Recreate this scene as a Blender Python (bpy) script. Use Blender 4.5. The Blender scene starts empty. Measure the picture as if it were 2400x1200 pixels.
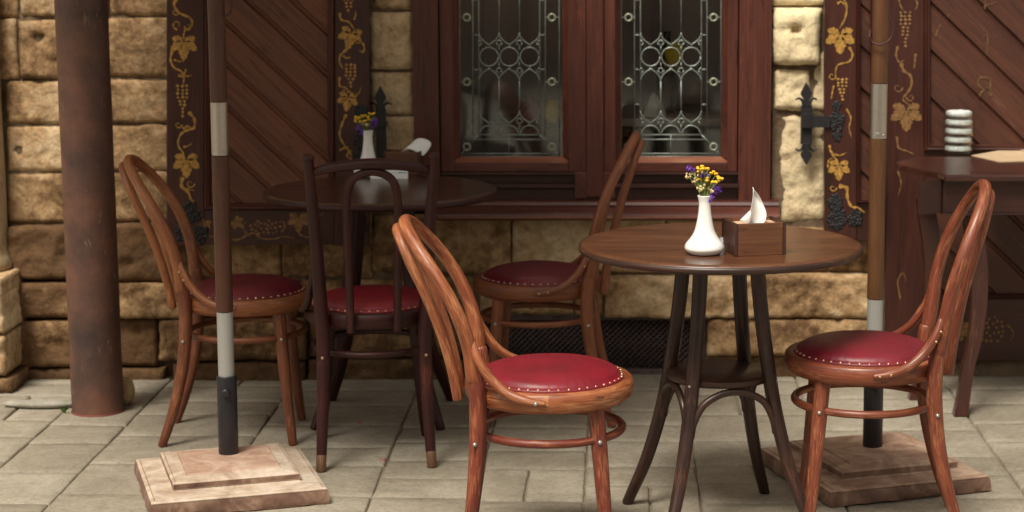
import bpy, bmesh, math, random
from mathutils import Vector, Matrix, noise
R = math.radians
rnd = random.Random(7)
S = bpy.context.scene
COL = S.collection
# ------------------------------------------------------------------ camera
F, TH, H, CX, CY = 4700.0, 0.1437, 1.6, 1440.0, 500.0
def ray(px, py):
    a = (px-CX)/F; b = -(py-CY)/F; c, s = math.cos(TH), math.sin(TH)
    return Vector((a, c+b*s, -s+b*c))
def at(px, py, Y):
    d = ray(px, py); p = Vector((0, 0, H)) + d*(Y/d.y); return p
def onz(px, py, z):
    d = ray(px, py); return Vector((0, 0, H)) + d*((z-H)/d.z)
cd = bpy.data.cameras.new('camera'); cam = bpy.data.objects.new('camera', cd); COL.objects.link(cam)
cam.location = (0, 0, H); cam.rotation_euler = (math.pi/2-TH, 0, 0)
cd.sensor_width = 36; cd.lens = F/2400*36
cd.shift_x = (1200-CX)/2400; cd.shift_y = (CY-600)/2400
cd.clip_end = 500; cd.clip_start = .1
cd.dof.use_dof = True; cd.dof.focus_distance = 5.15; cd.dof.aperture_fstop = 4.0
S.camera = cam
# ------------------------------------------------------------------ materials
def newmat(name):
    m = bpy.data.materials.new(name); m.use_nodes = True
    return m, m.node_tree, m.node_tree.nodes['Principled BSDF']
def N(nt, t, **kw):
    n = nt.nodes.new(t)
    for k, v in kw.items():
        if k in ('operation', 'blend_type', 'data_type', 'feature', 'distance', 'attribute_name', 'noise_dimensions', 'vector_type'):
            setattr(n, k, v)
        else: n.inputs[k].default_value = v
    return n
def lk(nt, a, b): nt.links.new(a, b)
def ramp(nt, src, stops):
    r = nt.nodes.new('ShaderNodeValToRGB'); e = r.color_ramp.elements
    while len(e) < len(stops): e.new(.5)
    for el, (p, c) in zip(e, stops):
        el.position = p; el.color = (*c, 1) if len(c) == 3 else c
    lk(nt, src, r.inputs[0]); return r
def mixc(nt, fac, a, b):
    m = nt.nodes.new('ShaderNodeMix'); m.data_type = 'RGBA'
    for s, v in ((m.inputs[0], fac), (m.inputs[6], a), (m.inputs[7], b)):
        if hasattr(v, 'is_output') or isinstance(v, bpy.types.NodeSocket): lk(nt, v, s)
        elif isinstance(v, (int, float)): s.default_value = v
        else: s.default_value = (*v, 1)
    return m.outputs[2]
def bump(nt, bs, h, strength=.4, dist=.002):
    b = N(nt, 'ShaderNodeBump', Strength=strength, Distance=dist)
    lk(nt, h, b.inputs['Height']); lk(nt, b.outputs[0], bs.inputs['Normal'])
def wood(name, dark, mid, light, rough=.38, wear=.0, wearc=(.5, .3, .15), coarse=1.0, coat=.0, gs=1.0, spec=.5):
    m, nt, bs = newmat(name)
    uv = N(nt, 'ShaderNodeUVMap'); oi = N(nt, 'ShaderNodeObjectInfo')
    off = N(nt, 'ShaderNodeVectorMath', operation='SCALE'); lk(nt, oi.outputs['Location'], off.inputs[0]); off.inputs['Scale'].default_value = 7.3
    add = N(nt, 'ShaderNodeVectorMath', operation='ADD'); lk(nt, uv.outputs[0], add.inputs[0]); lk(nt, off.outputs[0], add.inputs[1])
    def nz(su, sv, det=4, sc=1, dist=0):
        mp = N(nt, 'ShaderNodeMapping'); mp.inputs['Scale'].default_value = (su*gs, sv*gs, 1)
        lk(nt, add.outputs[0], mp.inputs[0])
        n = N(nt, 'ShaderNodeTexNoise', Scale=sc, Detail=det, Roughness=.62, Distortion=dist); lk(nt, mp.outputs[0], n.inputs['Vector']); return n.outputs['Fac']
    fine = nz(9, 260, 5, 1, .3); big = nz(5*coarse, 26*coarse, 4, 1, .6)
    g = N(nt, 'ShaderNodeMath', operation='MULTIPLY_ADD'); lk(nt, fine, g.inputs[0]); g.inputs[1].default_value = .6
    b2 = N(nt, 'ShaderNodeMath', operation='MULTIPLY'); lk(nt, big, b2.inputs[0]); b2.inputs[1].default_value = .5
    lk(nt, b2.outputs[0], g.inputs[2])
    r = ramp(nt, g.outputs[0], [(.32, dark), (.53, mid), (.78, light)])
    c = r.outputs[0]
    if wear > 0:
        w = nz(22, 330, 3, 1, .2); w2 = nz(7, 30, 3, 1, .5)
        mu = N(nt, 'ShaderNodeMath', operation='MULTIPLY'); lk(nt, w, mu.inputs[0]); lk(nt, w2, mu.inputs[1])
        wr = ramp(nt, mu.outputs[0], [(.36-.12*wear, (0, 0, 0)), (.42-.08*wear, (1, 1, 1))])
        sc = N(nt, 'ShaderNodeMath', operation='MULTIPLY'); lk(nt, wr.outputs[0], sc.inputs[0]); sc.inputs[1].default_value = .5
        c = mixc(nt, sc.outputs[0], c, wearc)
        d = nz(14, 90, 4, 1, .8)
        dr = ramp(nt, d, [(.60, (0, 0, 0)), (.70, (1, 1, 1))])
        sd = N(nt, 'ShaderNodeMath', operation='MULTIPLY'); lk(nt, dr.outputs[0], sd.inputs[0]); sd.inputs[1].default_value = .7
        c = mixc(nt, sd.outputs[0], c, tuple(x*.35 for x in dark))
    lk(nt, c, bs.inputs['Base Color'])
    rr = N(nt, 'ShaderNodeMapRange'); lk(nt, big, rr.inputs[0]); rr.inputs[3].default_value = rough-.1; rr.inputs[4].default_value = rough+.15
    lk(nt, rr.outputs[0], bs.inputs['Roughness'])
    bs.inputs['Coat Weight'].default_value = coat; bs.inputs['Coat Roughness'].default_value = .2
    bs.inputs['Specular IOR Level'].default_value = spec
    bump(nt, bs, g.outputs[0], .35, .0015)
    return m
def plain(name, col, rough=.5, metal=0, nscale=60, var=.25, bumpd=.0005, coat=0, spec=.5):
    m, nt, bs = newmat(name)
    tc = N(nt, 'ShaderNodeTexCoord'); n = N(nt, 'ShaderNodeTexNoise', Scale=nscale, Detail=5, Roughness=.6); lk(nt, tc.outputs['Object'], n.inputs['Vector'])
    r = ramp(nt, n.outputs['Fac'], [(.3, tuple(c*(1-var) for c in col)), (.7, tuple(min(1, c*(1+var)) for c in col))])
    lk(nt, r.outputs[0], bs.inputs['Base Color']); bs.inputs['Roughness'].default_value = rough; bs.inputs['Metallic'].default_value = metal
    bs.inputs['Coat Weight'].default_value = coat; bs.inputs['Specular IOR Level'].default_value = spec
    bump(nt, bs, n.outputs['Fac'], .4, bumpd)
    return m
def stone(name, dark, mid, light, sc=1.0, attr=True, rough=.9, bd=.006, wid=1.0, gmul=1.0):
    m, nt, bs = newmat(name)
    tc = N(nt, 'ShaderNodeTexCoord')
    n1 = N(nt, 'ShaderNodeTexNoise', Scale=4*sc, Detail=8, Roughness=.68, Distortion=.4)
    n2 = N(nt, 'ShaderNodeTexNoise', Scale=28*sc, Detail=7, Roughness=.7, Distortion=.3)
    n3 = N(nt, 'ShaderNodeTexVoronoi', Scale=70*sc)
    for n in (n1, n2, n3): lk(nt, tc.outputs['Object'], n.inputs['Vector'])
    mm = N(nt, 'ShaderNodeMath', operation='MULTIPLY_ADD'); lk(nt, n1.outputs['Fac'], mm.inputs[0]); mm.inputs[1].default_value = .75
    m2 = N(nt, 'ShaderNodeMath', operation='MULTIPLY'); lk(nt, n2.outputs['Fac'], m2.inputs[0]); m2.inputs[1].default_value = .46
    lk(nt, m2.outputs[0], mm.inputs[2]); src = mm.outputs[0]
    if attr:
        at_ = N(nt, 'ShaderNodeAttribute', attribute_name='tone')
        sp = N(nt, 'ShaderNodeSeparateColor'); lk(nt, at_.outputs['Color'], sp.inputs[0])
        ad = N(nt, 'ShaderNodeMath', operation='MULTIPLY_ADD'); lk(nt, sp.outputs[0], ad.inputs[0]); ad.inputs[1].default_value = .42
        sub = N(nt, 'ShaderNodeMath', operation='SUBTRACT'); lk(nt, src, sub.inputs[0]); sub.inputs[1].default_value = .29
        lk(nt, sub.outputs[0], ad.inputs[2]); src = ad.outputs[0]
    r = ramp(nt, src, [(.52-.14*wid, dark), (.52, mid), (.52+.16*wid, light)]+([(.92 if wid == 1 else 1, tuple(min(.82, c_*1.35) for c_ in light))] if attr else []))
    c = r.outputs[0]
    if attr:   # grime (own patches)
        gr = N(nt, 'ShaderNodeMath', operation='MULTIPLY'); lk(nt, sp.outputs[1], gr.inputs[0])
        n4 = N(nt, 'ShaderNodeTexNoise', Scale=9*sc, Detail=8, Roughness=.75, Distortion=1.2); lk(nt, tc.outputs['Object'], n4.inputs['Vector'])
        g4 = ramp(nt, n4.outputs['Fac'], [(.36, (0, 0, 0)), (.66, (1, 1, 1))]); lk(nt, g4.outputs[0], gr.inputs[1])
        c = mixc(nt, gr.outputs[0], c, tuple(x*.45 for x in dark))
        n5 = N(nt, 'ShaderNodeTexNoise', Scale=60*sc, Detail=6, Roughness=.8); lk(nt, tc.outputs['Object'], n5.inputs['Vector'])
        sp5 = ramp(nt, n5.outputs['Fac'], [(.34, (.55, .55, .55)), (.50, (.96, .96, .96)), (.66, (1.0, 1.0, 1.0))])
        m5 = nt.nodes.new('ShaderNodeMix'); m5.data_type = 'RGBA'; m5.blend_type = 'MULTIPLY'; m5.inputs[0].default_value = .8; lk(nt, c, m5.inputs[6]); lk(nt, sp5.outputs[0], m5.inputs[7]); c = m5.outputs[2]
    lk(nt, c, bs.inputs['Base Color']); bs.inputs['Roughness'].default_value = rough; bs.inputs['Specular IOR Level'].default_value = .25
    h = N(nt, 'ShaderNodeMath', operation='MULTIPLY_ADD'); lk(nt, n3.outputs['Distance'], h.inputs[0]); h.inputs[1].default_value = .25; lk(nt, n2.outputs['Fac'], h.inputs[2])
    bump(nt, bs, h.outputs[0], 1.0, bd)
    return m
M = {}
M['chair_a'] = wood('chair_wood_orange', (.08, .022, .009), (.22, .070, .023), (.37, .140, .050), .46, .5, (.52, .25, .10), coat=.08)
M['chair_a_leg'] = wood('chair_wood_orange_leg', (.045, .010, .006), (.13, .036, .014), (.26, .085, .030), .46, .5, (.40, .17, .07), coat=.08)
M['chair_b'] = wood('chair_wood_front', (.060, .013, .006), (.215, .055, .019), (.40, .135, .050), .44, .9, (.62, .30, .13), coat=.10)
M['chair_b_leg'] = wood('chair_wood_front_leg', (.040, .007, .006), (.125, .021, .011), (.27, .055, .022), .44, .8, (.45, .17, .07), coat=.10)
M['chair_d'] = wood('chair_wood_back', (.06, .016, .008), (.17, .050, .019), (.28, .095, .038), .46, .4, (.38, .16, .07), coat=.05)
M['chair_e'] = wood('chair_wood_red', (.048, .011, .007), (.155, .034, .015), (.28, .078, .034), .42, .8, (.52, .22, .10), coat=.12)
M['chair_dark'] = wood('chair_wood_mahogany', (.011, .002, .003), (.028, .005, .005), (.060, .010, .008), .44, .15, (.18, .05, .025), coat=.04, spec=.35)
M['worn_tip'] = wood('worn_bare_wood', (.04, .018, .01), (.11, .052, .025), (.20, .10, .05), .6, .6)
M['table_top'] = wood('table_top_veneer', (.030, .011, .005), (.080, .028, .011), (.16, .062, .025), .36, .35, (.24, .105, .045), coarse=.55, coat=.25, gs=.6)
M['table_leg'] = wood('table_leg_wood', (.010, .005, .004), (.026, .010, .007), (.065, .024, .013), .40, .45, (.17, .065, .03), coat=.1)
M['box'] = wood('napkin_box_wood', (.06, .023, .012), (.12, .047, .021), (.18, .075, .033), .42, .1, (.32, .16, .08), gs=.6)
M['box_dark'] = wood('napkin_box_joint', (.02, .008, .006), (.045, .017, .012), (.08, .03, .018), .45)
M['box_in'] = plain('napkin_box_board', (.62, .40, .27), .7)
M['frame'] = wood('window_wood', (.020, .006, .004), (.074, .018, .011), (.145, .038, .020), .42, .1, (.22, .07, .035), coarse=.5, gs=.5, coat=.1)
M['frame_dark'] = wood('window_wood_dark', (.014, .005, .005), (.036, .011, .008), (.07, .02, .012), .42, gs=.5)
M['bead'] = wood('window_bead_wood', (.09, .026, .015), (.22, .075, .04), (.34, .13, .075), .42, .2, gs=.5)
M['plank'] = wood('shutter_plank_wood', (.030, .009, .005), (.120, .039, .018), (.22, .080, .036), .50, .12, (.22, .09, .045), coarse=.6, gs=.45)
M['shutter'] = wood('shutter_frame_wood', (.014, .004, .003), (.042, .010, .006), (.08, .020, .011), .42, gs=.5)
M['door'] = wood('door_plank_wood', (.018, .006, .004), (.062, .019, .010), (.115, .038, .019), .50, .12, (.17, .08, .045), coarse=.6, gs=.45)
M['console'] = wood('console_wood', (.018, .005, .004), (.048, .013, .009), (.10, .028, .016), .34, .1, (.24, .10, .06), coarse=.5, gs=.5, coat=.35)
M['pole'] = wood('umbrella_pole_wood', (.028, .009, .005), (.062, .020, .009), (.09, .032, .013), .45, gs=.8)
M['pole2'] = wood('umbrella_pole_wood_light', (.045, .018, .006), (.095, .038, .012), (.135, .058, .018), .45, gs=.8)
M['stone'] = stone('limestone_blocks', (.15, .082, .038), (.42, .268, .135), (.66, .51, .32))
M['mortar'] = stone('dark_mortar', (.05, .032, .020), (.10, .068, .042), (.17, .12, .075), attr=False)
M['slab'] = stone('pavement_slabs', (.185, .158, .118), (.305, .270, .208), (.45, .415, .34), sc=1.3, bd=.0016, rough=.72, wid=2.0)
M['far_ground'] = stone('far_pavement', (.15, .135, .10), (.25, .235, .19), (.36, .34, .29), attr=False, bd=.003)
M['joint'] = stone('pavement_joints', (.10, .08, .055), (.17, .14, .10), (.25, .21, .15), attr=False)
M['gold'] = plain('gold_paint', (.38, .205, .045), .5, 0, 90, .5)
M['gold_dim'] = plain('faded_gold_paint', (.21, .105, .035), .6, 0, 90, .5)
M['gold_faint'] = plain('almost_gone_gold', (.115, .058, .022), .6, 0, 90, .5)
M['iron'] = plain('black_iron', (.008, .007, .009), .6, .0, 60, .3, .002)
M['lead'] = plain('lead_came', (.25, .29, .265), .42, .5, 40, .3, .001)
M['brass'] = plain('brass_stud', (.48, .32, .19), .34, .85, 200, .2)
M['steel'] = plain('screw_steel', (.42, .41, .39), .45, .8, 200, .1)
M['alu'] = plain('brushed_aluminium', (.46, .42, .37), .34, .9, 90, .06)
M['white_tube'] = plain('pale_grey_sleeve', (.36, .36, .34), .5, .3, 200, .04)
M['black_tube'] = plain('black_powder_coat', (.012, .011, .015), .42, 0, 150, .2)
M['ceramic'] = plain('white_ceramic', (.83, .83, .80), .16, 0, 5, .01, 0, coat=.5)
M['paper'] = plain('white_paper', (.84, .86, .85), .85, 0, 30, .02)
M['ink'] = plain('blue_ink', (.10, .25, .42), .7)
M['ink_dark'] = plain('grey_ink', (.16, .2, .26), .7)
M['kraft'] = plain('kraft_paper', (.52, .38, .24), .85, 0, 14, .12)
M['yellow'] = plain('yellow_petals', (.85, .50, .02), .7, 0, 300, .3, .001)
M['cream_bud'] = plain('cream_buds', (.62, .50, .26), .8, 0, 300, .3)
M['purple'] = plain('purple_petals', (.17, .05, .42), .7, 0, 300, .4, .001)
M['stem'] = plain('green_stems', (.16, .20, .05), .7, 0, 100, .3)
M['cord'] = plain('burgundy_cord', (.05, .010, .010), .6)
M['weed'] = plain('green_weed', (.07, .16, .03), .7)
M['canvas'] = plain('cream_canvas', (.55, .50, .42), .9, 0, 8, .05)
M['bottle_dark'] = plain('dark_pane', (.02, .022, .025), .15)
M['petal_pink'] = plain('fallen_petal', (.50, .09, .13), .8)
# leather
def leather(name, col):
    m, nt, bs = newmat(name); tc = N(nt, 'ShaderNodeTexCoord')
    v = N(nt, 'ShaderNodeTexVoronoi', Scale=420); n = N(nt, 'ShaderNodeTexNoise', Scale=9, Detail=5); n2 = N(nt, 'ShaderNodeTexNoise', Scale=45, Detail=4)
    for q in (v, n, n2): lk(nt, tc.outputs['Object'], q.inputs['Vector'])
    r = ramp(nt, n.outputs['Fac'], [(.3, tuple(c*.72 for c in col)), (.7, tuple(min(1, c*1.2) for c in col))]); lk(nt, r.outputs[0], bs.inputs['Base Color'])
    mr = N(nt, 'ShaderNodeMapRange'); lk(nt, n2.outputs['Fac'], mr.inputs[0]); mr.inputs[3].default_value = .34; mr.inputs[4].default_value = .55; lk(nt, mr.outputs[0], bs.inputs['Roughness'])
    a = N(nt, 'ShaderNodeMath', operation='MULTIPLY_ADD'); lk(nt, n2.outputs['Fac'], a.inputs[0]); a.inputs[1].default_value = 1.2; lk(nt, v.outputs['Distance'], a.inputs[2])
    bump(nt, bs, a.outputs[0], .25, .0012); return m
M['leather'] = leather('red_leather', (.185, .008, .018)); M['leather_mid'] = leather('crimson_leather', (.145, .009, .019))
M['leather_dk'] = leather('wine_leather', (.115, .009, .016))
# marble base
def marble(name, a, b, c_):
    m, nt, bs = newmat(name); tc = N(nt, 'ShaderNodeTexCoord')
    n = N(nt, 'ShaderNodeTexNoise', Scale=7, Detail=8, Roughness=.65, Distortion=1.6); n2 = N(nt, 'ShaderNodeTexNoise', Scale=40, Detail=6, Roughness=.7)
    for q in (n, n2): lk(nt, tc.outputs['Object'], q.inputs['Vector'])
    r = ramp(nt, n.outputs['Fac'], [(.32, a), (.5, b), (.66, c_)])
    d = ramp(nt, n2.outputs['Fac'], [(.36, (1, 1, 1)), (.5, (0, 0, 0))])
    s = N(nt, 'ShaderNodeMath', operation='MULTIPLY'); lk(nt, d.outputs[0], s.inputs[0]); s.inputs[1].default_value = .35
    lk(nt, mixc(nt, s.outputs[0], r.outputs[0], (.24, .14, .09)), bs.inputs['Base Color']); bs.inputs['Roughness'].default_value = .55
    bump(nt, bs, n2.outputs['Fac'], .4, .001); return m
M['marble'] = marble('pink_marble', (.33, .235, .17), (.48, .385, .295), (.60, .52, .43))
M['plate'] = marble('worn_pink_marble', (.30, .18, .13), (.46, .31, .23), (.56, .43, .34))
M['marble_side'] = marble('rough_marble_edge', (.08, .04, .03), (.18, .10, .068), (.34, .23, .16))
M['marble2'] = marble('tan_marble', (.22, .12, .08), (.40, .265, .19), (.54, .40, .30))
# rust pipe
m, nt, bs = newmat('rusty_brown_paint'); tc = N(nt, 'ShaderNodeTexCoord')
n = N(nt, 'ShaderNodeTexNoise', Scale=5, Detail=7, Roughness=.65); lk(nt, tc.outputs['Object'], n.inputs['Vector'])
mp = N(nt, 'ShaderNodeMapping'); mp.inputs['Scale'].default_value = (60, 60, 16); lk(nt, tc.outputs['Object'], mp.inputs[0])
n2 = N(nt, 'ShaderNodeTexNoise', Scale=1, Detail=5, Roughness=.7, Distortion=1.); lk(nt, mp.outputs[0], n2.inputs['Vector'])
r = ramp(nt, n.outputs['Fac'], [(.34, (.045, .026, .021)), (.5, (.105, .050, .036)), (.64, (.165, .072, .046))])
sc = ramp(nt, n2.outputs['Fac'], [(.63, (0, 0, 0)), (.70, (.5, .5, .5))])
lk(nt, mixc(nt, sc.outputs[0], r.outputs[0], (.38, .28, .23)), bs.inputs['Base Color']); bs.inputs['Roughness'].default_value = .52
bump(nt, bs, n.outputs['Fac'], .5, .004); M['pipe'] = m
# window glass : clear, slightly mirroring
m = bpy.data.materials.new('window_glass'); m.use_nodes = True; nt = m.node_tree; nt.nodes.clear()
o = N(nt, 'ShaderNodeOutputMaterial'); mx = N(nt, 'ShaderNodeMixShader'); tr = N(nt, 'ShaderNodeBsdfTransparent'); gl = N(nt, 'ShaderNodeBsdfGlossy', Roughness=.06)
tr.inputs[0].default_value = (.93, .95, .93, 1); fr = N(nt, 'ShaderNodeFresnel', IOR=1.7)
tc = N(nt, 'ShaderNodeTexCoord'); n = N(nt, 'ShaderNodeTexNoise', Scale=9, Detail=1); lk(nt, tc.outputs['Object'], n.inputs['Vector'])
bb = N(nt, 'ShaderNodeBump', Strength=.05, Distance=.004); lk(nt, n.outputs['Fac'], bb.inputs['Height']); lk(nt, bb.outputs[0], gl.inputs['Normal'])
lk(nt, fr.outputs[0], mx.inputs[0]); lk(nt, tr.outputs[0], mx.inputs[1]); lk(nt, gl.outputs[0], mx.inputs[2]); lk(nt, mx.outputs[0], o.inputs[0]); M['glass'] = m
m = bpy.data.materials.new('thick_clear_glass'); m.use_nodes = True; nt = m.node_tree; nt.nodes.clear()
o = N(nt, 'ShaderNodeOutputMaterial'); mx = N(nt, 'ShaderNodeMixShader'); tr = N(nt, 'ShaderNodeBsdfTransparent'); gl = N(nt, 'ShaderNodeBsdfGlossy', Roughness=.08)
tr.inputs[0].default_value = (.97, .99, .98, 1); lw = N(nt, 'ShaderNodeLayerWeight', Blend=.16)
lk(nt, lw.outputs['Facing'], mx.inputs[0]); lk(nt, tr.outputs[0], mx.inputs[1]); lk(nt, gl.outputs[0], mx.inputs[2]); lk(nt, mx.outputs[0], o.inputs[0]); M['tray_glass'] = m
# ------------------------------------------------------------------ mesh helpers
class MB:
    """collects geometry with uv (u along the grain, in metres)"""
    def __init__(s): s.v = []; s.f = []; s.uv = []; s.mi = []
    def face(s, idx, uvs, mi=0): s.f.append(idx); s.uv.append(uvs); s.mi.append(mi)
    def build(s, name, mat, parent=None, smooth=True, loc=None, bevel=0, auto=None):
        me = bpy.data.meshes.new(name); me.from_pydata(s.v, [], s.f)
        ul = me.uv_layers.new(name='UVMap'); k = 0
        for uvs in s.uv:
            for u in uvs: ul.data[k].uv = u; k += 1
        for mt in (mat if isinstance(mat, (list, tuple)) else [mat]): me.materials.append(mt)
        me.polygons.foreach_set('material_index', s.mi)
        me.polygons.foreach_set('use_smooth', [smooth]*len(me.polygons))
        me.update()
        bm = bmesh.new(); bm.from_mesh(me); bmesh.ops.recalc_face_normals(bm, faces=bm.faces)
        if bevel:
            ed = [e for e in bm.edges if len(e.link_faces) == 2 and e.calc_face_angle(0) > R(35)]
            bmesh.ops.bevel(bm, geom=ed, offset=bevel, segments=2, profile=.6, affect='EDGES', clamp_overlap=True)
        bm.to_mesh(me); bm.free()
        if auto: me.set_sharp_from_angle(angle=R(auto))
        o = bpy.data.objects.new(name, me); COL.objects.link(o)
        if parent: o.parent = parent
        if loc: o.location = loc
        return o
    def box(s, x0, x1, y0, y1, z0, z1, grain=None, mi=0, rot=None, org=None):
        d = (x1-x0, y1-y0, z1-z0)
        if grain is None: grain = max(range(3), key=lambda i: d[i])
        b = len(s.v); ou = rnd.random()*9; ov = rnd.random()*9
        P = [Vector((x, y, z)) for x in (x0, x1) for y in (y0, y1) for z in (z0, z1)]
        for p in P:
            q = p
            if rot is not None: q = rot @ (p-org) + org
            s.v.append(q)
        for f in ((0, 1, 3, 2), (4, 6, 7, 5), (0, 4, 5, 1), (2, 3, 7, 6), (0, 2, 6, 4), (1, 5, 7, 3)):
            uv = []
            for i in f:
                c = P[i]; o = [c[k] for k in range(3) if k != grain]; uv.append((c[grain]+ou, o[0]+o[1]*1.01+ov))
            s.face([b+i for i in f], uv, mi)
    def tube(s, pts, rad, seg=12, n=None, closed=False, cap=True, mi=0, flat=1.0):
        pts = [Vector(p) for p in pts]
        if not hasattr(rad, '__len__'): rad = [rad]*len(pts)
        if n: pts, rad = resample(pts, rad, n, closed)
        L = len(pts); b0 = len(s.v); ou = rnd.random()*9
        tang = []
        for i in range(L):
            a = pts[(i-1) % L] if (closed or i > 0) else pts[i]; c = pts[(i+1) % L] if (closed or i < L-1) else pts[i]
            tang.append((c-a).normalized())
        up = Vector((0, 0, 1)) if abs(tang[0].z) < .9 else Vector((0, 1, 0))
        nrm = (up - tang[0]*up.dot(tang[0])).normalized(); u = 0; us = []
        if not closed and cap:   # rounded ends
            ex = []
            for sgn, e in ((-1, 0), (1, L-1)):
                ex.append([(pts[e]+tang[e]*sgn*rad[e]*.35*q, rad[e]*w, tang[e]) for q, w in ((.6, .9), (1, .62))])
            pts = [ex[0][1][0], ex[0][0][0]]+pts+[ex[1][0][0], ex[1][1][0]]
            rad = [ex[0][1][1], ex[0][0][1]]+list(rad)+[ex[1][0][1], ex[1][1][1]]
            tang = [ex[0][1][2], ex[0][0][2]]+tang+[ex[1][0][2], ex[1][1][2]]; L = len(pts)
        for i in range(L):
            t = tang[i]; nrm = (nrm - t*nrm.dot(t)).normalized(); bi = t.cross(nrm)
            if i: u += (pts[i]-pts[i-1]).length
            us.append(u)
            for k in range(seg):
                a = 2*math.pi*k/seg; s.v.append(pts[i] + nrm*math.cos(a)*rad[i]*flat + bi*math.sin(a)*rad[i])
        vv = [min(k, seg-k)/seg*2*math.pi*.017 for k in range(seg+1)]; vv = [ (x if k <= seg/2 else x) for k, x in enumerate(vv)]
        for i in range(L if closed else L-1):
            j = (i+1) % L; u0 = us[i]; u1 = us[j] if j else us[i]+.02
            for k in range(seg):
                k2 = (k+1) % seg
                s.face([b0+i*seg+k, b0+i*seg+k2, b0+j*seg+k2, b0+j*seg+k], [(u0+ou, vv[k]), (u0+ou, vv[k+1]), (u1+ou, vv[k+1]), (u1+ou, vv[k])], mi)
        if not closed:
            for i in (0, L-1):
                s.face([b0+i*seg+k for k in range(seg)], [(us[i]+ou, .001*k) for k in range(seg)], mi)
    def lathe(s, prof, seg=48, org=(0, 0, 0), mi=0, planar=True, sx=1, sy=1, squash=None):
        """prof = [(r, z)...]"""
        b0 = len(s.v); ox, oy, oz = org; seg_ = seg
        ok = rnd.random()*5
        for (r_, z) in prof:
            for k in range(seg):
                a = 2*math.pi*k/seg; s.v.append(Vector((ox+r_*math.cos(a)*sx, oy+r_*math.sin(a)*sy, oz+z)))
        run = 0
        for i in range(len(prof)-1):
            dl = math.hypot(prof[i+1][0]-prof[i][0], prof[i+1][1]-prof[i][1])
            for k in range(seg):
                k2 = (k+1) % seg; idx = [b0+i*seg+k, b0+i*seg+k2, b0+(i+1)*seg+k2, b0+(i+1)*seg+k]
                steep = abs(prof[i+1][1]-prof[i][1]) > abs(prof[i+1][0]-prof[i][0])
                if planar and not steep: uv = [(s.v[q].x+ok, s.v[q].y) for q in idx]
                else:
                    r_ = prof[i][0]; c = 2*math.pi*r_/seg
                    uv = [(k*c, run), ((k+1)*c, run), ((k+1)*c, run+dl), (k*c, run+dl)]
                s.face(idx, uv, mi)
            run += dl
        for i, rev in ((0, 1), (len(prof)-1, 0)):
            if prof[i][0] > 1e-5:
                idx = [b0+i*seg+k for k in range(seg)]; s.face(idx, [(s.v[q].x+ok, s.v[q].y) for q in idx], mi)
    def prism(s, outline, fr, axis='y', t=.01, mi=0, grain=0):
        """outline: list of 3-D points in one plane; extruded by vector t"""
        b = len(s.v); n = len(outline); t = Vector(t)
        for p in outline: s.v.append(Vector(p))
        for p in outline: s.v.append(Vector(p)+t)
        def U(q): c = s.v[q]; o = [c[k] for k in range(3) if k != grain]; return (c[grain], o[0]+o[1])
        fs = [list(range(b, b+n)), list(range(b+n, b+2*n))]+[[b+i, b+(i+1) % n, b+n+(i+1) % n, b+n+i] for i in range(n)]
        for f in fs: s.face(f, [U(q) for q in f], mi)
    def blob(s, c, r_, seg=8, rings=5, sx=1, sy=1, sz=1, mi=0, half=False):
        b0 = len(s.v); c = Vector(c)
        lo = 0 if half else -math.pi/2
        for i in range(rings+1):
            a = lo + (math.pi/2-lo)*i/rings
            for k in range(seg):
                t = 2*math.pi*k/seg; s.v.append(c+Vector((math.cos(a)*math.cos(t)*r_*sx, math.cos(a)*math.sin(t)*r_*sy, math.sin(a)*r_*sz)))
        for i in range(rings):
            for k in range(seg):
                k2 = (k+1) % seg; s.face([b0+i*seg+k, b0+i*seg+k2, b0+(i+1)*seg+k2, b0+(i+1)*seg+k], [(0, 0), (.01, 0), (.01, .01), (0, .01)], mi)
def resample(pts, rad, n, closed=False):
    L = len(pts); P = []; Q = []
    segs = L if closed else L-1
    def g(i): return pts[i % L] if closed else (pts[i] if 0 <= i < L else (pts[0]*2-pts[1] if i < 0 else pts[-1]*2-pts[-2]))
    def gr(i): return rad[i % L] if closed else rad[max(0, min(L-1, i))]
    tot = n if closed else n-1
    for k in range(n):
        x = k/tot*segs; i = min(int(x), segs-1); t = x-i
        a, b, c, d = g(i-1), g(i), g(i+1), g(i+2)
        P.append(.5*((2*b)+(c-a)*t+(2*a-5*b+4*c-d)*t*t+(3*b-a-3*c+d)*t**3))
        Q.append(gr(i)*(1-t)+gr(i+1)*t)
    return P, Q
def thing(name, label, cat, loc=(0, 0, 0), rz=0, group=None):
    o = bpy.data.objects.new(name, None); COL.objects.link(o); o.empty_display_size = .1
    o.location = loc; o.rotation_euler = (0, 0, rz); o['label'] = label; o['category'] = cat
    if group: o['group'] = group
    return o
def tag(o, label, cat, group=None):
    o['label'] = label; o['category'] = cat
    if group: o['group'] = group
    return o
def struct(o): o['kind'] = 'structure'; return o
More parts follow.
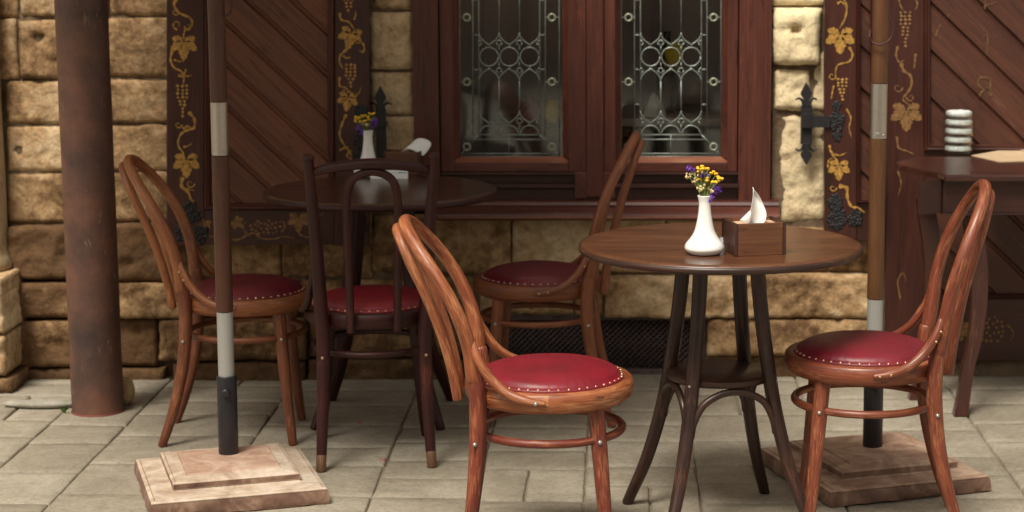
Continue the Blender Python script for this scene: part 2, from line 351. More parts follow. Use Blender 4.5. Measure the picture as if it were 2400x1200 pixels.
# ------------------------------------------------------------------ stone wall
WY = 7.00
build = thing('stone_building', 'old building of rough pale limestone blocks with carved wooden window and shutters', 'building', (0, WY, 0))
INV = Matrix.Translation((0, -WY, 0))
HOLES = []
for hx, hy, hr, hd in ((88, 88, 10, .03), (41, 353, 9, .03), (1864, 68, 12, .035), (915, 90, 30, .006), (905, 0, 36, .006), (1222, 552, 9, .006), (1835, 300, 8, .012), (300, 610, 14, .012), (128, 800, 16, .012), (330, 770, 10, .01)):
    p_ = at(hx, hy, WY-.02); HOLES.append((p_.x, p_.z, hr/665, hd))
class Stones:
    def __init__(s): s.v = []; s.f = []; s.t = []
    def block(s, x0, x1, z0, z1, prot=.02, tone=.5, grime=.3, amp=.010, res=.013, thick=.10, Y=WY, seed=None, rnde=.0055):
        g = .0016; prot = prot*.4 if prot < .045 else prot; amp *= .85; x0 += g; x1 -= g; z0 += g; z1 -= g
        nx = max(4, int((x1-x0)/res)); nz = max(4, int((z1-z0)/res)); b = len(s.v); sd = rnd.random()*50 if seed is None else seed
        skew = [rnd.uniform(-.004, .004) for _ in range(4)]
        for j in range(-1, nz+2):
            for i in range(-1, nx+2):
                ii = min(max(i, 0), nx); jj = min(max(j, 0), nz)
                u = ii/nx; w = jj/nz; x = x0+(x1-x0)*u; z = z0+(z1-z0)*w
                z += (skew[0]*(1-u)+skew[1]*u)*(w-.5)*2; x += (skew[2]*(1-w)+skew[3]*w)*(u-.5)*2
                p = Vector((x*3+sd, z*3, sd)); p2 = Vector((x*14+sd, z*14, 0))
                e = min(ii*(x1-x0)/nx, (nx-ii)*(x1-x0)/nx, jj*(z1-z0)/nz, (nz-jj)*(z1-z0)/nz)
                d = noise.noise(p)*amp*.5 + noise.noise(p2)*amp*.7 + noise.noise(p2*2.7)*amp*.6 + noise.noise(p2*6)*amp*.32 - max(0, noise.noise(p2*1.3+Vector((9, 2, 4)))-.28)*amp*2.2
                rr = rnde*(1+.8*noise.noise(p2*.6)); eo = max(0, 1-e/rr) if rr > 0 else 0
                setb = rr*(1-math.sqrt(max(0, 1-eo*eo)))
                xe = noise.noise(Vector((sd, z*9, 3)))*.003+noise.noise(Vector((sd, z*45, 3)))*.0028; ze = noise.noise(Vector((x*9, sd, 5)))*.003+noise.noise(Vector((x*45, sd, 5)))*.0028
                if ii in (0, nx): x += xe
                if jj in (0, nz): z += ze
                y = Y-prot-d+setb
                for hx, hz, hr, hd in HOLES:
                    q_ = math.hypot(x-hx, z-hz)
                    if q_ < hr*1.15: y += hd*min(1, (hr*1.15-q_)/(hr*.3))
                if i != ii or j != jj: y = Y+thick
                s.v.append((x, y-WY, z)); s.t.append((tone, grime))
        W = nx+3
        for j in range(nz+2):
            for i in range(nx+2):
                a = b+j*W+i; s.f.append((a, a+1, a+W+1, a+W))
    def build(s, name, mat, parent=None):
        me = bpy.data.meshes.new(name); me.from_pydata(s.v, [], s.f); me.materials.append(mat)
        ca = me.attributes.new('tone', 'FLOAT_COLOR', 'POINT')
        fl = []
        for a, g in s.t: fl += [a, g, 0, 1]
        ca.data.foreach_set('color', fl)
        me.polygons.foreach_set('use_smooth', [True]*len(me.polygons)); me.update()
        o = bpy.data.objects.new(name, me); COL.objects.link(o)
        if parent: o.parent = parent
        return o
st = Stones()
def pb(x0, y0, x1, y1, **k):
    a = at(x0, y0, WY-.02); b = at(x1, y1, WY-.02); c = at(x0, y1, WY-.02); d = at(x1, y0, WY-.02)
    st.block((a.x+c.x)/2, (b.x+d.x)/2, b.z, a.z, **k)
# left part behind the brown column
pb(-40, -80, 40, 42, tone=0.42, grime=.2); pb(42, -80, 252, 40, tone=0.47, grime=.35, prot=.03); pb(254, -80, 400, 38, tone=0.42, grime=.2)
pb(-10, 46, 38, 186, tone=0.57, grime=.1, prot=.03); pb(42, 46, 200, 186, tone=0.37, grime=.45, prot=.035, amp=.015); pb(204, 42, 402, 180, tone=0.37, grime=.55)
pb(8, 190, 200, 293, tone=0.53, grime=.15); pb(204, 188, 404, 290, tone=0.42, grime=.4)
pb(14, 297, 190, 403, tone=0.61, grime=.08); pb(194, 294, 404, 400, tone=0.45, grime=.35)
pb(12, 407, 200, 524, tone=0.45, grime=.5); pb(204, 404, 404, 521, tone=0.37, grime=.7, prot=.03)
pb(16, 528, 200, 652, tone=0.02, grime=.6, prot=.05, amp=.02); pb(204, 525, 452, 655, tone=0.02, grime=.8, prot=.05, amp=.016)
pb(38, 660, 210, 740, tone=0.09, grime=.4, prot=.06, amp=.016); pb(268, 659, 486, 739, tone=0.32, grime=.1, prot=.09, amp=.014)
pb(40, 746, 215, 856, tone=0.15, grime=.3, prot=.07, amp=.018); pb(262, 744, 374, 853, tone=0.02, grime=.5, prot=.05); pb(380, 744, 720, 836, tone=0.17, grime=.4, prot=.08, amp=.022)
pb(42, 860, 215, 944, tone=0.02, grime=.8, prot=.06, amp=.016); pb(268, 858, 390, 934, tone=0.02, grime=.9, prot=.06); pb(412, 842, 720, 930, tone=0.02, grime=.9, prot=.07, amp=.02)
# below left shutter
pb(456, 500, 656, 652, tone=.25, grime=.25, amp=.006); pb(660, 500, 870, 652, tone=.28, grime=.3, amp=.006)
pb(490, 656, 700, 740, tone=.38, grime=.3, prot=.05); pb(704, 656, 1005, 748, tone=.36, grime=.3, prot=.04)
pb(724, 752, 1118, 834, tone=.18, grime=.6, prot=.05, amp=.015); pb(724, 838, 1118, 912, tone=.02, grime=.9, prot=.06, amp=.015)
# below the window
pb(872, 505, 1004, 640, tone=.35, grime=.3); pb(1008, 505, 1198, 645, tone=.46, grime=.3, amp=.007); pb(1202, 505, 1560, 642, tone=.70, grime=.15, prot=.03, amp=.008); pb(1564, 505, 1812, 642, tone=.58, grime=.2)
pb(1008, 648, 1110, 740, tone=.35, grime=.4); pb(1122, 655, 1344, 738, tone=.55, grime=.3, amp=.018); pb(1348, 648, 1412, 738, tone=.5, grime=.3, prot=.03)
pb(1416, 645, 1790, 742, tone=.62, grime=.12, prot=.06, amp=.022); pb(1794, 640, 2052, 744, tone=.50, grime=.25, prot=.05, amp=.018)
pb(1658, 748, 2060, 828, tone=.34, grime=.3, prot=.05, amp=.018); pb(1658, 832, 2060, 900, tone=.12, grime=.6, prot=.04)
pb(1816, 534, 1940, 636, tone=.40, grime=.3, amp=.006); pb(1944, 500, 2068, 636, tone=.2, grime=.5)
# pier between left shutter and window
pb(868, -80, 966, 22, tone=.62, grime=.2); pb(868, 27, 966, 164, tone=.80, grime=.1, prot=.035, amp=.015); pb(868, 168, 966, 272, tone=.78, grime=.06, amp=.009); pb(868, 276, 1012, 392, tone=.74, grime=.1, amp=.009); pb(868, 396, 1012, 500, tone=.4, grime=.3)
# pier between window and right shutter
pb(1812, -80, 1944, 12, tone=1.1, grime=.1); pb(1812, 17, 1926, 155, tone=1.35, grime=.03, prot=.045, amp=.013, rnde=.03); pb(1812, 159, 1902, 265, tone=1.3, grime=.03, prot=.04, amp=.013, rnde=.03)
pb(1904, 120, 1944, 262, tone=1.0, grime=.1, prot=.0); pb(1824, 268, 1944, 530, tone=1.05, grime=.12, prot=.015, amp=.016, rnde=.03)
# coarse continuation: above, left and right of the picture
def field(xa, xb, za, zb, hole=None):
    z = za
    while z < zb-.02:
        h = min(rnd.uniform(.15, .2), zb-z); x = xa-rnd.random()*.2
        while x < xb:
            w = rnd.uniform(.22, .5); x0 = max(xa, x); x1 = min(xb, x+w)
            if x1-x0 > .05: st.block(x0, x1, z, z+h, tone=rnd.uniform(.4, .8), grime=rnd.uniform(.1, .5), res=.03, prot=rnd.uniform(.015, .04))
            x += w
        z += h
pz = at(1200, -80, WY-.02).z
xl = at(-40, 0, WY-.02).x
xw0, xw1 = at(968, 300, WY).x, at(1810, 300, WY).x
WT = 2.05                                      # top of the window opening
field(-4.6, xl-.03, 0, pz); field(-4.6, xw0, pz, 3.4); field(xw1, 5.2, pz, 3.4); field(xw0, xw1, WT+.02, 3.4)
field(1.95, 5.2, 0, pz)
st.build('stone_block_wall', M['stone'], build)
bk = MB()
zsill = at(1400, 505, WY).z; gx0, gx1 = at(1118, 800, WY).x, at(1656, 800, WY).x; gz = at(1400, 740, WY).z
for x0, x1, z0, z1 in ((-4.6, gx0, 0, zsill), (gx1, 5.2, 0, zsill), (gx0, gx1, gz, zsill), (-4.6, xw0, zsill, 3.4), (xw1, 5.2, zsill, 3.4), (xw0, xw1, WT, 3.4)):
    bk.box(x0, x1, .004, .45, z0, z1)
bk.build('wall_core', M['mortar'], build, smooth=False)
# dark room behind the window
rm = MB(); ry = 1.0
rm.box(-2.2, 2.3, ry, ry+.05, 0, 2.6); rm.box(-2.25, -2.2, .45, ry, 0, 2.6); rm.box(2.3, 2.35, .45, ry, 0, 2.6); rm.box(-2.2, 2.3, .45, ry, 2.6, 2.65); rm.box(-2.2, 2.3, .45, ry, .0, .03)
for i, (x, w) in enumerate(((-.62, .1), (-.34, .14), (.02, .12), (.52, .1))): rm.box(x, x+w, ry-.09, ry, .03, 2.6)
M['room'] = plain('room_plaster', (.62, .50, .48), .9, 0, 2, .3)
rm.build('room_interior', M['room'], build, smooth=False)
# vent recess + mesh
vg = MB()
vg.box(gx0, gx1, .30, .33, 0, gz); vg.build('vent_recess', M['iron'], build, smooth=False)
vm = MB(); a0 = gx0+.01; a1 = gx1-.01; zb = .02; zt = gz-.02; step = .021; wv = .0042
def clipline(x, sgn):
    # diagonal through (x, zb) with slope sgn within the rectangle
    p0 = [x, zb]; hgt = zt-zb; p1 = [x+sgn*hgt, zt]
    def cl(p, q):
        if p[0] < a0: t = (a0-p[0])/(q[0]-p[0]); p = [a0, p[1]+t*(q[1]-p[1])]
        if p[0] > a1: t = (a1-p[0])/(q[0]-p[0]); p = [a1, p[1]+t*(q[1]-p[1])]
        return p
    if max(p0[0], p1[0]) <= a0 or min(p0[0], p1[0]) >= a1: return None
    return cl(p0, p1), cl(p1, p0)
x = a0-(zt-zb)
while x < a1+(zt-zb):
    for sgn, yy in ((1, .035), (-1, .041)):
        c = clipline(x, sgn)
        if c: vm.tube([(c[0][0], yy, c[0][1]), (c[1][0], yy, c[1][1])], wv, seg=4, cap=False)
    x += step
M['grate'] = plain('dark_grate_metal', (.10, .07, .07), .6, .1, 30, .4)
g = vm.build('vent_grate', M['grate'], build)
fm = MB(); fm.box(gx0, gx1, .02, .05, 0, .022); fm.box(gx0, gx1, .02, .05, zt, gz); fm.box(gx0, gx0+.014, .02, .05, .022, zt); fm.box(gx1-.014, gx1, .02, .05, .022, zt)
fm.build('vent_frame', M['grate'], build, smooth=False, bevel=.002)
# ------------------------------------------------------------------ window
win = bpy.data.objects.new('window', None); COL.objects.link(win); win.parent = build
def X(px, Y=WY, py=200): return at(px, py, Y).x
def Z(py, Y=WY): return at(1400, py, Y).z
fr_ = MB(); dk = MB(); be = MB()
def fbox(mb, x0, x1, yt, yb, y0, y1, grain=None):   # pixel rect on plane WY+y0, depth y0..y1 (relative)
    Yp = WY+y0; a = at(x0, 200, Yp).x; b = at(x1, 200, Yp).x
    zt_ = WT if yt is None else at(1400, yt, Yp).z; zb_ = at(1400, yb, Yp).z
    mb.box(a, b, y0, y1, zb_, zt_, grain)
# casing
fbox(fr_, 968, 1028, None, 474, -.035, .10); fbox(fr_, 1732, 1808, None, 474, -.035, .10)
fbox(fr_, 1031, 1062, None, 403, -.018, .09); fbox(fr_, 1332, 1374, None, 403, -.018, .09)
fbox(fr_, 1374.5, 1414, None, 462, -.034, .07)                               # overlapping centre post
fbox(fr_, 1346, 1374.2, 403.4, 466, -.0342, .07); fbox(fr_, 1414.3, 1442, 403.4, 466, -.0342, .07); fbox(fr_, 1414.5, 1442, None, 403, -.018, .09); fbox(fr_, 1706, 1729, None, 403, -.018, .09)
fbox(fr_, 1062.3, 1331.7, 381, 403, -.014, .08); fbox(fr_, 1442.3, 1705.7, 381, 403, -.014, .08)
fr_.box(xw0, xw1, -.03, .1, WT-.08, WT-.002, 0)
fr_.build('window_frame', M['frame'], win, smooth=False, bevel=.003)
# beads round the glass
for x0, x1 in ((1062, 1332), (1442, 1706)):
    gx = 14
    for (p, q) in (((x0, x0+gx), 'l'), ((x1-gx, x1), 'r')):
        fbox(dk if 0 else fr_, p[0], p[1], None, 381, 0, .06) if 0 else None
        be_ = MB(); Yp = WY
        xa, xb = at(p[0], 200, Yp).x, at(p[1], 200, Yp).x; zb_ = Z(370)
        o0, o1 = (-.008, .022) if q == 'l' else (.022, -.008)
        v = [(xa, o0, zb_), (xb, o1, zb_), (xb, .06, zb_), (xa, .06, zb_)]
        be_.prism(v, None, t=(0, 0, WT-zb_), grain=2); be_.build('glazing_bead', M['frame'], win, smooth=False)
    be_ = MB(); xa, xb = at(x0+1, 200, WY).x, at(x1-1, 200, WY).x; zt_, zb_ = Z(369), Z(381)
    v = [(xa, -.014, zb_), (xa, .022, zt_), (xa, .06, zt_), (xa, .06, zb_)]
    be_.prism(v, None, t=(xb-xa, 0, 0), grain=0); be_.build('glazing_bead', M['bead'], win, smooth=False)  # paler wood than the upright beads: the lit bevel is put into the colour
# drip profiles below the sashes
for x0, x1 in ((1031, 1345.6), (1442.4, 1732)):
    fbox(dk, x0, x1, 405, 410, -.035, .05, 0); fbox(dk, x0, x1, 410.3, 432, -.008, .05, 0); fbox(dk, x0, x1, 432.3, 441, -.045, .05, 0)
fbox(dk, 1029, 1731, 441.5, 470, -.020, .05, 0)
dk.build('drip_rail', M['frame_dark'], win, smooth=False, bevel=.0015)
sl = MB(); xa, xb = X(1022), X(1826)
def prof_x(mb, prof, x0, x1):
    b = len(mb.v); n = len(prof)
    mb.prism([(x0, y, z) for y, z in prof], None, t=(x1-x0, 0, 0), grain=0)
z0, z1 = Z(520, WY-.1), Z(470, WY-.04)
pr = [(.06, z1+.004), (-.035, z1), (-.052, z1-.004), (-.060, z1-.014), (-.058, z1-.021), (-.066, z1-.024), (-.092, z1-.034), (-.104, z1-.040), (-.112, z1-.047), (-.112, z1-.056), (-.100, z1-.062), (.06, z1-.062)]
prof_x(sl, pr, xa, xb); sl.build('window_sill', M['bead'] if 0 else M['frame'], win, smooth=False, bevel=.0012)
sl = MB(); sl.box(xa+.01, xb-.012, -.1155, -.090, z1-.0535, z1-.0478, 0); sl.build('sill_edge_strip', M['bead'], win, smooth=False, bevel=.001)  # pale strip: the light edge of the nosing is put into the colour
# glass and lead
def lead_pane(xoff):
    PL = WY+.03
    def P(x, y): p = at(x+xoff, y, PL); return (p.x, p.y-WY, p.z)
    gm = MB(); a = P(1064, 372); b = P(1328, 372)
    gm.box(a[0], b[0], .032, .035, a[2], WT-.02, 2); gm.build('glass_pane', M['glass'], win, smooth=False)
    lm = MB(); r_ = .0026
    def L(pts, rr=r_, n=None): lm.tube([P(*p) for p in pts], rr, seg=6, n=n, cap=False)
    ztop = -330
    for x in (1077, 1108, 1122, 1265, 1278, 1311): L([(x, ztop), (x, 318 if x in (1108, 1122, 1265, 1278) else 367)], r_*.9)
    for y0, x0, x1 in ((316, 1122, 1265), (327, 1108, 1278), (360, 1077, 1311), (367, 1077, 1311)): L([(x0, y0), (x1, y0)], r_*.9)
    for x, y0, y1 in ((1193, 316, 360), (1152, 360, 367), (1236, 360, 367)): L([(x, y0), (x, y1)], r_*.8)
    L([(1122, 316), (1102, 337)]); L([(1265, 316), (1286, 337)]); L([(1089, 351), (1078, 366)]); L([(1299, 351), (1310, 366)])
    for y in (82, 163, 245, 0, -82, -163): L([(1108, y), (1122, y)], r_*.8); L([(1265, y), (1278, y)], r_*.8)
    cxs = (1146, 1193.5, 1241); bx = (1122, 1169.7, 1217.3, 1265)
    def circ(cx_, cy_, rad, n=20, a0=0, a1=360, rr=r_): L([(cx_+rad*math.cos(R(a0+(a1-a0)*i/n)), cy_+rad*math.sin(R(a0+(a1-a0)*i/n))) for i in range(n+1)], rr)
    def motif(y):                      # one row of roundels at height y with ogives above and below
        for c in cxs: circ(c, y, 22)
        for b_ in bx:
            for sx in (-1, 1):
                cx_ = b_+sx*23.8
                if cx_ < 1120 or cx_ > 1267: continue
                for sy in (-1, 1):
                    L([(b_, y+sy*56), (b_+sx*2.2, y+sy*48), (b_+sx*9, y+sy*38.5), (cx_+sx*3, y+sy*26)], n=9)
                    L([(b_+sx*8, y+sy*32), (b_, y+sy*25)], r_*.8) ; L([(b_+sx*8, y+sy*32), (b_, y+sy*40)], r_*.8)
        for b_ in bx[1:3]: L([(b_, y-25), (b_, y-14)], r_*.8); L([(b_, y+25), (b_, y+14)], r_*.8)
    motif(133); motif(-165)
    for b_ in bx[1:3]: L([(b_, 188), (b_, 260)]); L([(b_, 77), (b_, -110)]); L([(b_, -215), (b_, ztop)])
    for c in cxs: circ(c, 316, 22, 12, 180, 360)
    for b_ in bx:
        for sx in (-1, 1):
            cx_ = b_+sx*23.8
            if cx_ < 1120 or cx_ > 1267: continue
            L([(b_, 260), (b_+sx*2.2, 268), (b_+sx*9, 277.5), (cx_+sx*3, 290)], n=9)
            L([(b_+sx*8, 284), (b_, 292)], r_*.8); L([(b_+sx*8, 284), (b_, 276)], r_*.8)
    for b_ in bx[1:3]: L([(b_, 292), (b_, 305)], r_*.8)
    lm.build('lead_came', M['lead'], win)
    for x in (1094, 1293.5):
        for y in (41, 192, 344, -110, -260):
            rg = MB(); c = P(x, y); pts = [(c[0]+.0118*math.cos(R(q*18)), c[1]-.002, c[2]+.0118*math.sin(R(q*18))) for q in range(20)]
            rg.tube(pts, .0042, seg=6, closed=True)
            if y != 344:
                rg.tube([(c[0]-.025, c[1], c[2]), (c[0]-.016, c[1], c[2])], .0022, seg=5, cap=False); rg.tube([(c[0]+.016, c[1], c[2]), (c[0]+.024, c[1], c[2])], .0022, seg=5, cap=False)
            rg.build('glass_roundel', M['roundel'], win)
M['roundel'] = plain('pale_roundel', (.28, .30, .23), .35, .2, 40, .2)
lead_pane(0); lead_pane(379)
# ------------------------------------------------------------------ painted ornament
class Paint:
    def __init__(s, Y, off=.0012): s.m = MB(); s.Y = Y; s.off = off
    def P(s, x, y): p = at(x, y, s.Y); return Vector((p.x, p.y-WY-s.off, p.z))
    def poly(s, pts):
        s.m.prism([s.P(*p) for p in pts], None, t=(0, -.0008, 0))
    def vine(s, pts, w=3.2, n=None, w1=None):
        w = w*1.35
        pts = [Vector((x, y, 0)) for x, y in pts]; P, _ = resample(pts, [1]*len(pts), n or len(pts)*5)
        w1 = w*.35 if w1 is None else w1; l = []; r_ = []
        for i, p in enumerate(P):
            a = P[max(0, i-1)]; b = P[min(len(P)-1, i+1)]; t = (b-a); t = t.normalized() if t.length > 0 else Vector((0, 1, 0)); nn = Vector((-t.y, t.x, 0)); q = i/(len(P)-1)
            ww = (w*(1-q)+w1*q)*(1+.35*math.sin(i*1.3)); l.append(p+nn*ww/2); r_.append(p-nn*ww/2)
        for i in range(len(P)-1): s.poly([(l[i].x, l[i].y), (l[i+1].x, l[i+1].y), (r_[i+1].x, r_[i+1].y), (r_[i].x, r_[i].y)])
    def leaf(s, cx_, cy_, sz, rot=0):       # five separate lobes, dark veins between them
        for a, ln, wd in ((90, 1.0, .40), (35, .82, .36), (145, .82, .36), (-15, .62, .30), (195, .62, .30)):
            t = R(a+rot); d = Vector((math.cos(t), math.sin(t))); n_ = Vector((-d.y, d.x)); o = Vector((cx_, cy_))
            pr_ = ((.06, .02), (.3, .8), (.42, .62), (.58, 1.0), (.7, .62), (.82, .66), (1, .0)); pts = [o+d*sz*q*ln+n_*sz*wd*w_*.72 for q, w_ in pr_]+[o+d*sz*q*ln-n_*sz*wd*w_*.72 for q, w_ in reversed(pr_[:-1])]
            s.poly([(p.x, p.y) for p in pts])
    def grapes(s, cx_, cy_, w, h, r_=4.2):
        r_ *= 1.1; w *= 1.12
        y = 0; row = 0
        while y < h:
            q = y/h; ww = w*(1-q)**.7*(.75+.25*min(1, q*5)); n = max(1, int(ww/(r_*2.25)))
            for i in range(n):
                x = cx_+(i-(n-1)/2)*r_*2.25+rnd.uniform(-1, 1); yy = cy_+y+rnd.uniform(-1, 1)
                c = s.P(x, yy); b = len(s.m.v)
                rr = (s.P(x+r_*rnd.uniform(.8, 1.05), yy)-c).length
                s.m.blob(c, rr, seg=8, rings=2, sy=.25)
            y += r_*1.9; row += 1
    def bunch(s, cx_, cy_, w, h, r_=4.6, n=26):
        P = []
        for t in range(900):
            x = rnd.uniform(-w, w)/2; y = rnd.uniform(-h, h)/2
            if (2*x/w)**2+(2*y/h)**2 > 1 or any((x-a)**2+(y-b)**2 < (r_*1.9)**2 for a, b in P): continue
            P.append((x, y))
            if len(P) >= n: break
        for x, y in P:
            c = s.P(cx_+x, cy_+y); rr = (s.P(cx_+x+r_*rnd.uniform(.75, 1), cy_+y)-c).length; s.m.blob(c, rr, seg=8, rings=2, sy=.25)
    def curl(s, x, y, r_, sgn=1, w=2.2, a0=0):
        s.vine([(x+sgn*r_*(1-k/9)*math.cos(R(a0+k*50)), y+r_*(1-k/9)*math.sin(R(a0+k*50))) for k in range(8)], w, 24)
    def done(s, name, mat, parent): return s.m.build(name, mat, parent, smooth=False)
def planks(mb, x0, x1, ytop, ybot, Y, spacing=98, slope=.93, phase=0, thick=.012, groove=7):
    """diagonal boards with chamfered edges, clipped to the rectangle; pixel units on plane Y"""
    k = -12
    def clip(poly):
        for ax, lim, sg in ((0, x0, 1), (0, x1, -1), (1, ytop, 1), (1, ybot, -1)):
            out = []
            for i in range(len(poly)):
                a, b = poly[i], poly[(i+1) % len(poly)]; ia = (a[ax]-lim)*sg >= 0; ib = (b[ax]-lim)*sg >= 0
                if ia: out.append(a)
                if ia != ib:
                    t = (lim-a[ax])/(b[ax]-a[ax]); out.append((a[0]+t*(b[0]-a[0]), a[1]+t*(b[1]-a[1])))
            poly = out
            if not poly: return poly
        return poly
    ca, sa = 1/math.hypot(1, slope), slope/math.hypot(1, slope)
    for k in range(-14, 14):
        c0 = phase+k*spacing; ou, ov = rnd.random()*9, rnd.random()*9
        # bands: groove, chamfer up, face, chamfer down
        for (d0, d1, e0, e1) in ((0, groove, .010, .010), (groove, groove+6, .010, 0), (groove+6, spacing-6, 0, 0), (spacing-6, spacing, 0, .010)):
            quad = [(x0-50, c0+d0+slope*-50), (x1+50, c0+d0+slope*(x1-x0+50)), (x1+50, c0+d1+slope*(x1-x0+50)), (x0-50, c0+d1+slope*-50)]
            pl = clip(quad)
            if len(pl) < 3: continue
            b = len(mb.v); uvs = []
            for (x, y) in pl:
                c = y-slope*(x-x0)-c0; t = min(1, max(0, (c-d0)/(d1-d0))); e = e0+(e1-e0)*t
                p = at(x, y, Y); mb.v.append(Vector((p.x, p.y-WY+e, p.z))); uvs.append(((x*ca+y*sa)/680+ou, (-x*sa+y*ca)/680+ov))
            mb.face(list(range(b, b+len(pl))), uvs)
SY = WY-.085
def moulding(parent, x0, x1, ytop, ybot, Y, w=14, mat=None, up=False):
    """raised bolection moulding round a panel, mitred corners"""
    pr_ = [(0, 0), (.12, .010), (.35, .016), (.55, .010), (.75, .012), (1, -.006)]
    mb = MB()
    def ring(q, dep): a = (x0-w*(1-q), ytop-w*(1-q), x1+w*(1-q), ybot+w*(1-q)); return [Vector((p.x, p.y-WY-dep, p.z)) for p in (at(a[0], a[1], Y), at(a[2], a[1], Y), at(a[2], a[3], Y), at(a[0], a[3], Y))]
    rs = [ring(*p) for p in pr_]
    for i in range(len(rs)-1):
        for k in range(4):
            k2 = (k+1) % 4; b = len(mb.v); q = [rs[i][k], rs[i][k2], rs[i+1][k2], rs[i+1][k]]; mb.v += q
            ax = 0 if k in (0, 2) else 2; mb.face([b, b+1, b+2, b+3], [(v[ax], v[2-ax]+v[1]) for v in q])
    return mb.build('panel_moulding', mat or M['shutter'], parent, smooth=False)
TOPY = -330
sh = bpy.data.objects.new('shutter', None); COL.objects.link(sh); sh.parent = build; sh['label'] = 'wide shutter with diagonal boards left of the window'
def slab(mb, x0, x1, yt, yb, Y, thick=.03, grain=None):
    a = at(x0, yt, Y); c = at(x0, yb, Y); b = at(x1, yb, Y); d = at(x1, yt, Y)
    p = [Vector((v.x, v.y-WY, v.z)) for v in (c, b, d, a)]; mb.prism(p, None, t=(0, thick, 0), grain=(2 if (yb-yt) > (x1-x0) else 0) if grain is None else grain)
mb = MB(); slab(mb, 390, 478, TOPY, 576, SY); slab(mb, 784, 865, TOPY, 576, SY); slab(mb, 478.4, 783.6, 492, 574, SY+.002); slab(mb, 478.4, 783.6, TOPY, TOPY+80, SY+.002)
mb.build('shutter_frame', M['shutter'], sh, smooth=False, bevel=.003)
mb = MB(); planks(mb, 492, 768, TOPY+94, 476, SY+.008, phase=14); mb.build('diagonal_boards', M['plank'], sh, smooth=False)
mb = MB(); slab(mb, 480, 782, TOPY+80, 490, SY+.022, .012); mb.build('back_panel', M['frame_dark'], sh, smooth=False)
moulding(sh, 494, 768, TOPY+94, 477, SY, 15, M['frame'])
pt = Paint(SY)
V = pt.vine
V([(418, -60), (440, -30), (428, -12), (408, 8), (420, 30), (446, 42), (450, 60), (434, 70)], 6); pt.curl(412, 28, 9); pt.curl(416, 58, 12, 1, 2.2, 90); pt.curl(442, 62, 10, -1); V([(434, 70), (430, 84), (432, 92)], 3, w1=3)
pt.leaf(431, 96, 46, 0); V([(405, 115), (400, 140), (408, 158), (424, 166), (436, 178), (450, 176)], 4.5); V([(408, 140), (422, 144), (432, 142)], 3); V([(436, 162), (432, 180), (430, 198)], 3, w1=2.5); V([(418, 176), (430, 180), (424, 168)], 4)
pt.grapes(428, 202, 40, 72); V([(442, 262), (456, 280), (454, 300), (436, 306), (422, 318), (418, 340), (428, 356), (432, 366)], 5, w1=3); pt.curl(418, 292, 9); V([(430, 345), (440, 342), (450, 336)], 3.5); V([(428, 302), (440, 296), (448, 300)], 5)
pt.leaf(437, 372, 46, 0); V([(428, 415), (426, 436), (442, 452), (448, 468), (456, 472)], 6); pt.curl(446, 430, 11, 1); V([(430, 440), (444, 444), (456, 446)], 3)
for xx in (0,):
    V([(800, -60), (816, -30), (826, -14)], 4); pt.grapes(817, -18, 40, 50, 4); V([(796, 30), (800, 46), (818, 52), (830, 68), (836, 76)], 4); V([(830, 46), (834, 34), (832, 26)], 3)
    pt.leaf(824, 76, 42, 14); V([(836, 96), (852, 104), (852, 122), (842, 118)], 4); V([(812, 116), (798, 130), (796, 146), (804, 160)], 4.5); V([(804, 130), (812, 136), (822, 134)], 3.5); pt.grapes(822, 152, 40, 58, 4)
    V([(796, 180), (796, 200), (810, 206), (824, 218), (840, 220), (846, 204)], 3.6); pt.curl(808, 214, 8); pt.leaf(816, 226, 36, 8); V([(812, 268), (802, 290), (796, 316), (806, 338), (818, 354), (826, 370)], 4.5); V([(796, 352), (808, 346), (818, 344)], 3.5); V([(822, 352), (814, 366), (836, 378)], 4)
pt.done('painted_vine', M['gold'], sh)
pt = Paint(SY+.002); V = pt.vine
V([(455, 560), (480, 554), (520, 556), (556, 562), (578, 552), (596, 546), (612, 558), (640, 560), (668, 554), (690, 558)], 4); pt.leaf(552, 518, 24, -50)
pt.bunch(622, 533, 72, 34, 4.4, 30)
V([(660, 545), (668, 530), (662, 518), (652, 522)], 3); V([(578, 548), (570, 532), (576, 518)], 3); pt.leaf(700, 508, 38, 0); V([(735, 515), (750, 506), (760, 496)], 3); pt.leaf(480, 520, 26, 20); pt.curl(528, 545, 7); V([(700, 548), (722, 556), (744, 548), (756, 532)], 3)
pt.done('painted_vine', M['gold_dim'], sh)
# right shutter: turned leaf, narrow in the picture
sh2 = bpy.data.objects.new('shutter', None); COL.objects.link(sh2); sh2.parent = build; sh2['label'] = 'narrow shutter right of the window beside the umbrella pole'
mb = MB(); slab(mb, 1932, 2008, TOPY, 566, SY); slab(mb, 2008.4, 2064, 476, 564, SY+.002); slab(mb, 2048, 2066, TOPY, 475.6, SY); mb.build('shutter_frame', M['shutter'], sh2, smooth=False, bevel=.003)
mb = MB(); planks(mb, 2016, 2040, TOPY+94, 466, SY+.008, phase=10); slab(mb, 2008, 2048, TOPY+80, 476, SY+.022, .012); mb.build('diagonal_boards', M['door'], sh2, smooth=False)
moulding(sh2, 2017, 2040, TOPY+94, 466, SY, 9, M['shutter'])
pt = Paint(SY); V = pt.vine
V([(1962, -40), (1976, -8), (1984, 18), (1980, 44), (1968, 66)], 5); V([(1962, 8), (1972, 4), (1980, 12)], 4); pt.leaf(1969, 78, 50, 0); V([(1990, 110), (1998, 128), (1990, 144), (1964, 152), (1958, 172), (1962, 188)], 4); pt.grapes(1974, 186, 34, 54, 3.8); pt.curl(1950, 178, 10); V([(1954, 200), (1950, 220), (1948, 232)], 2.6)
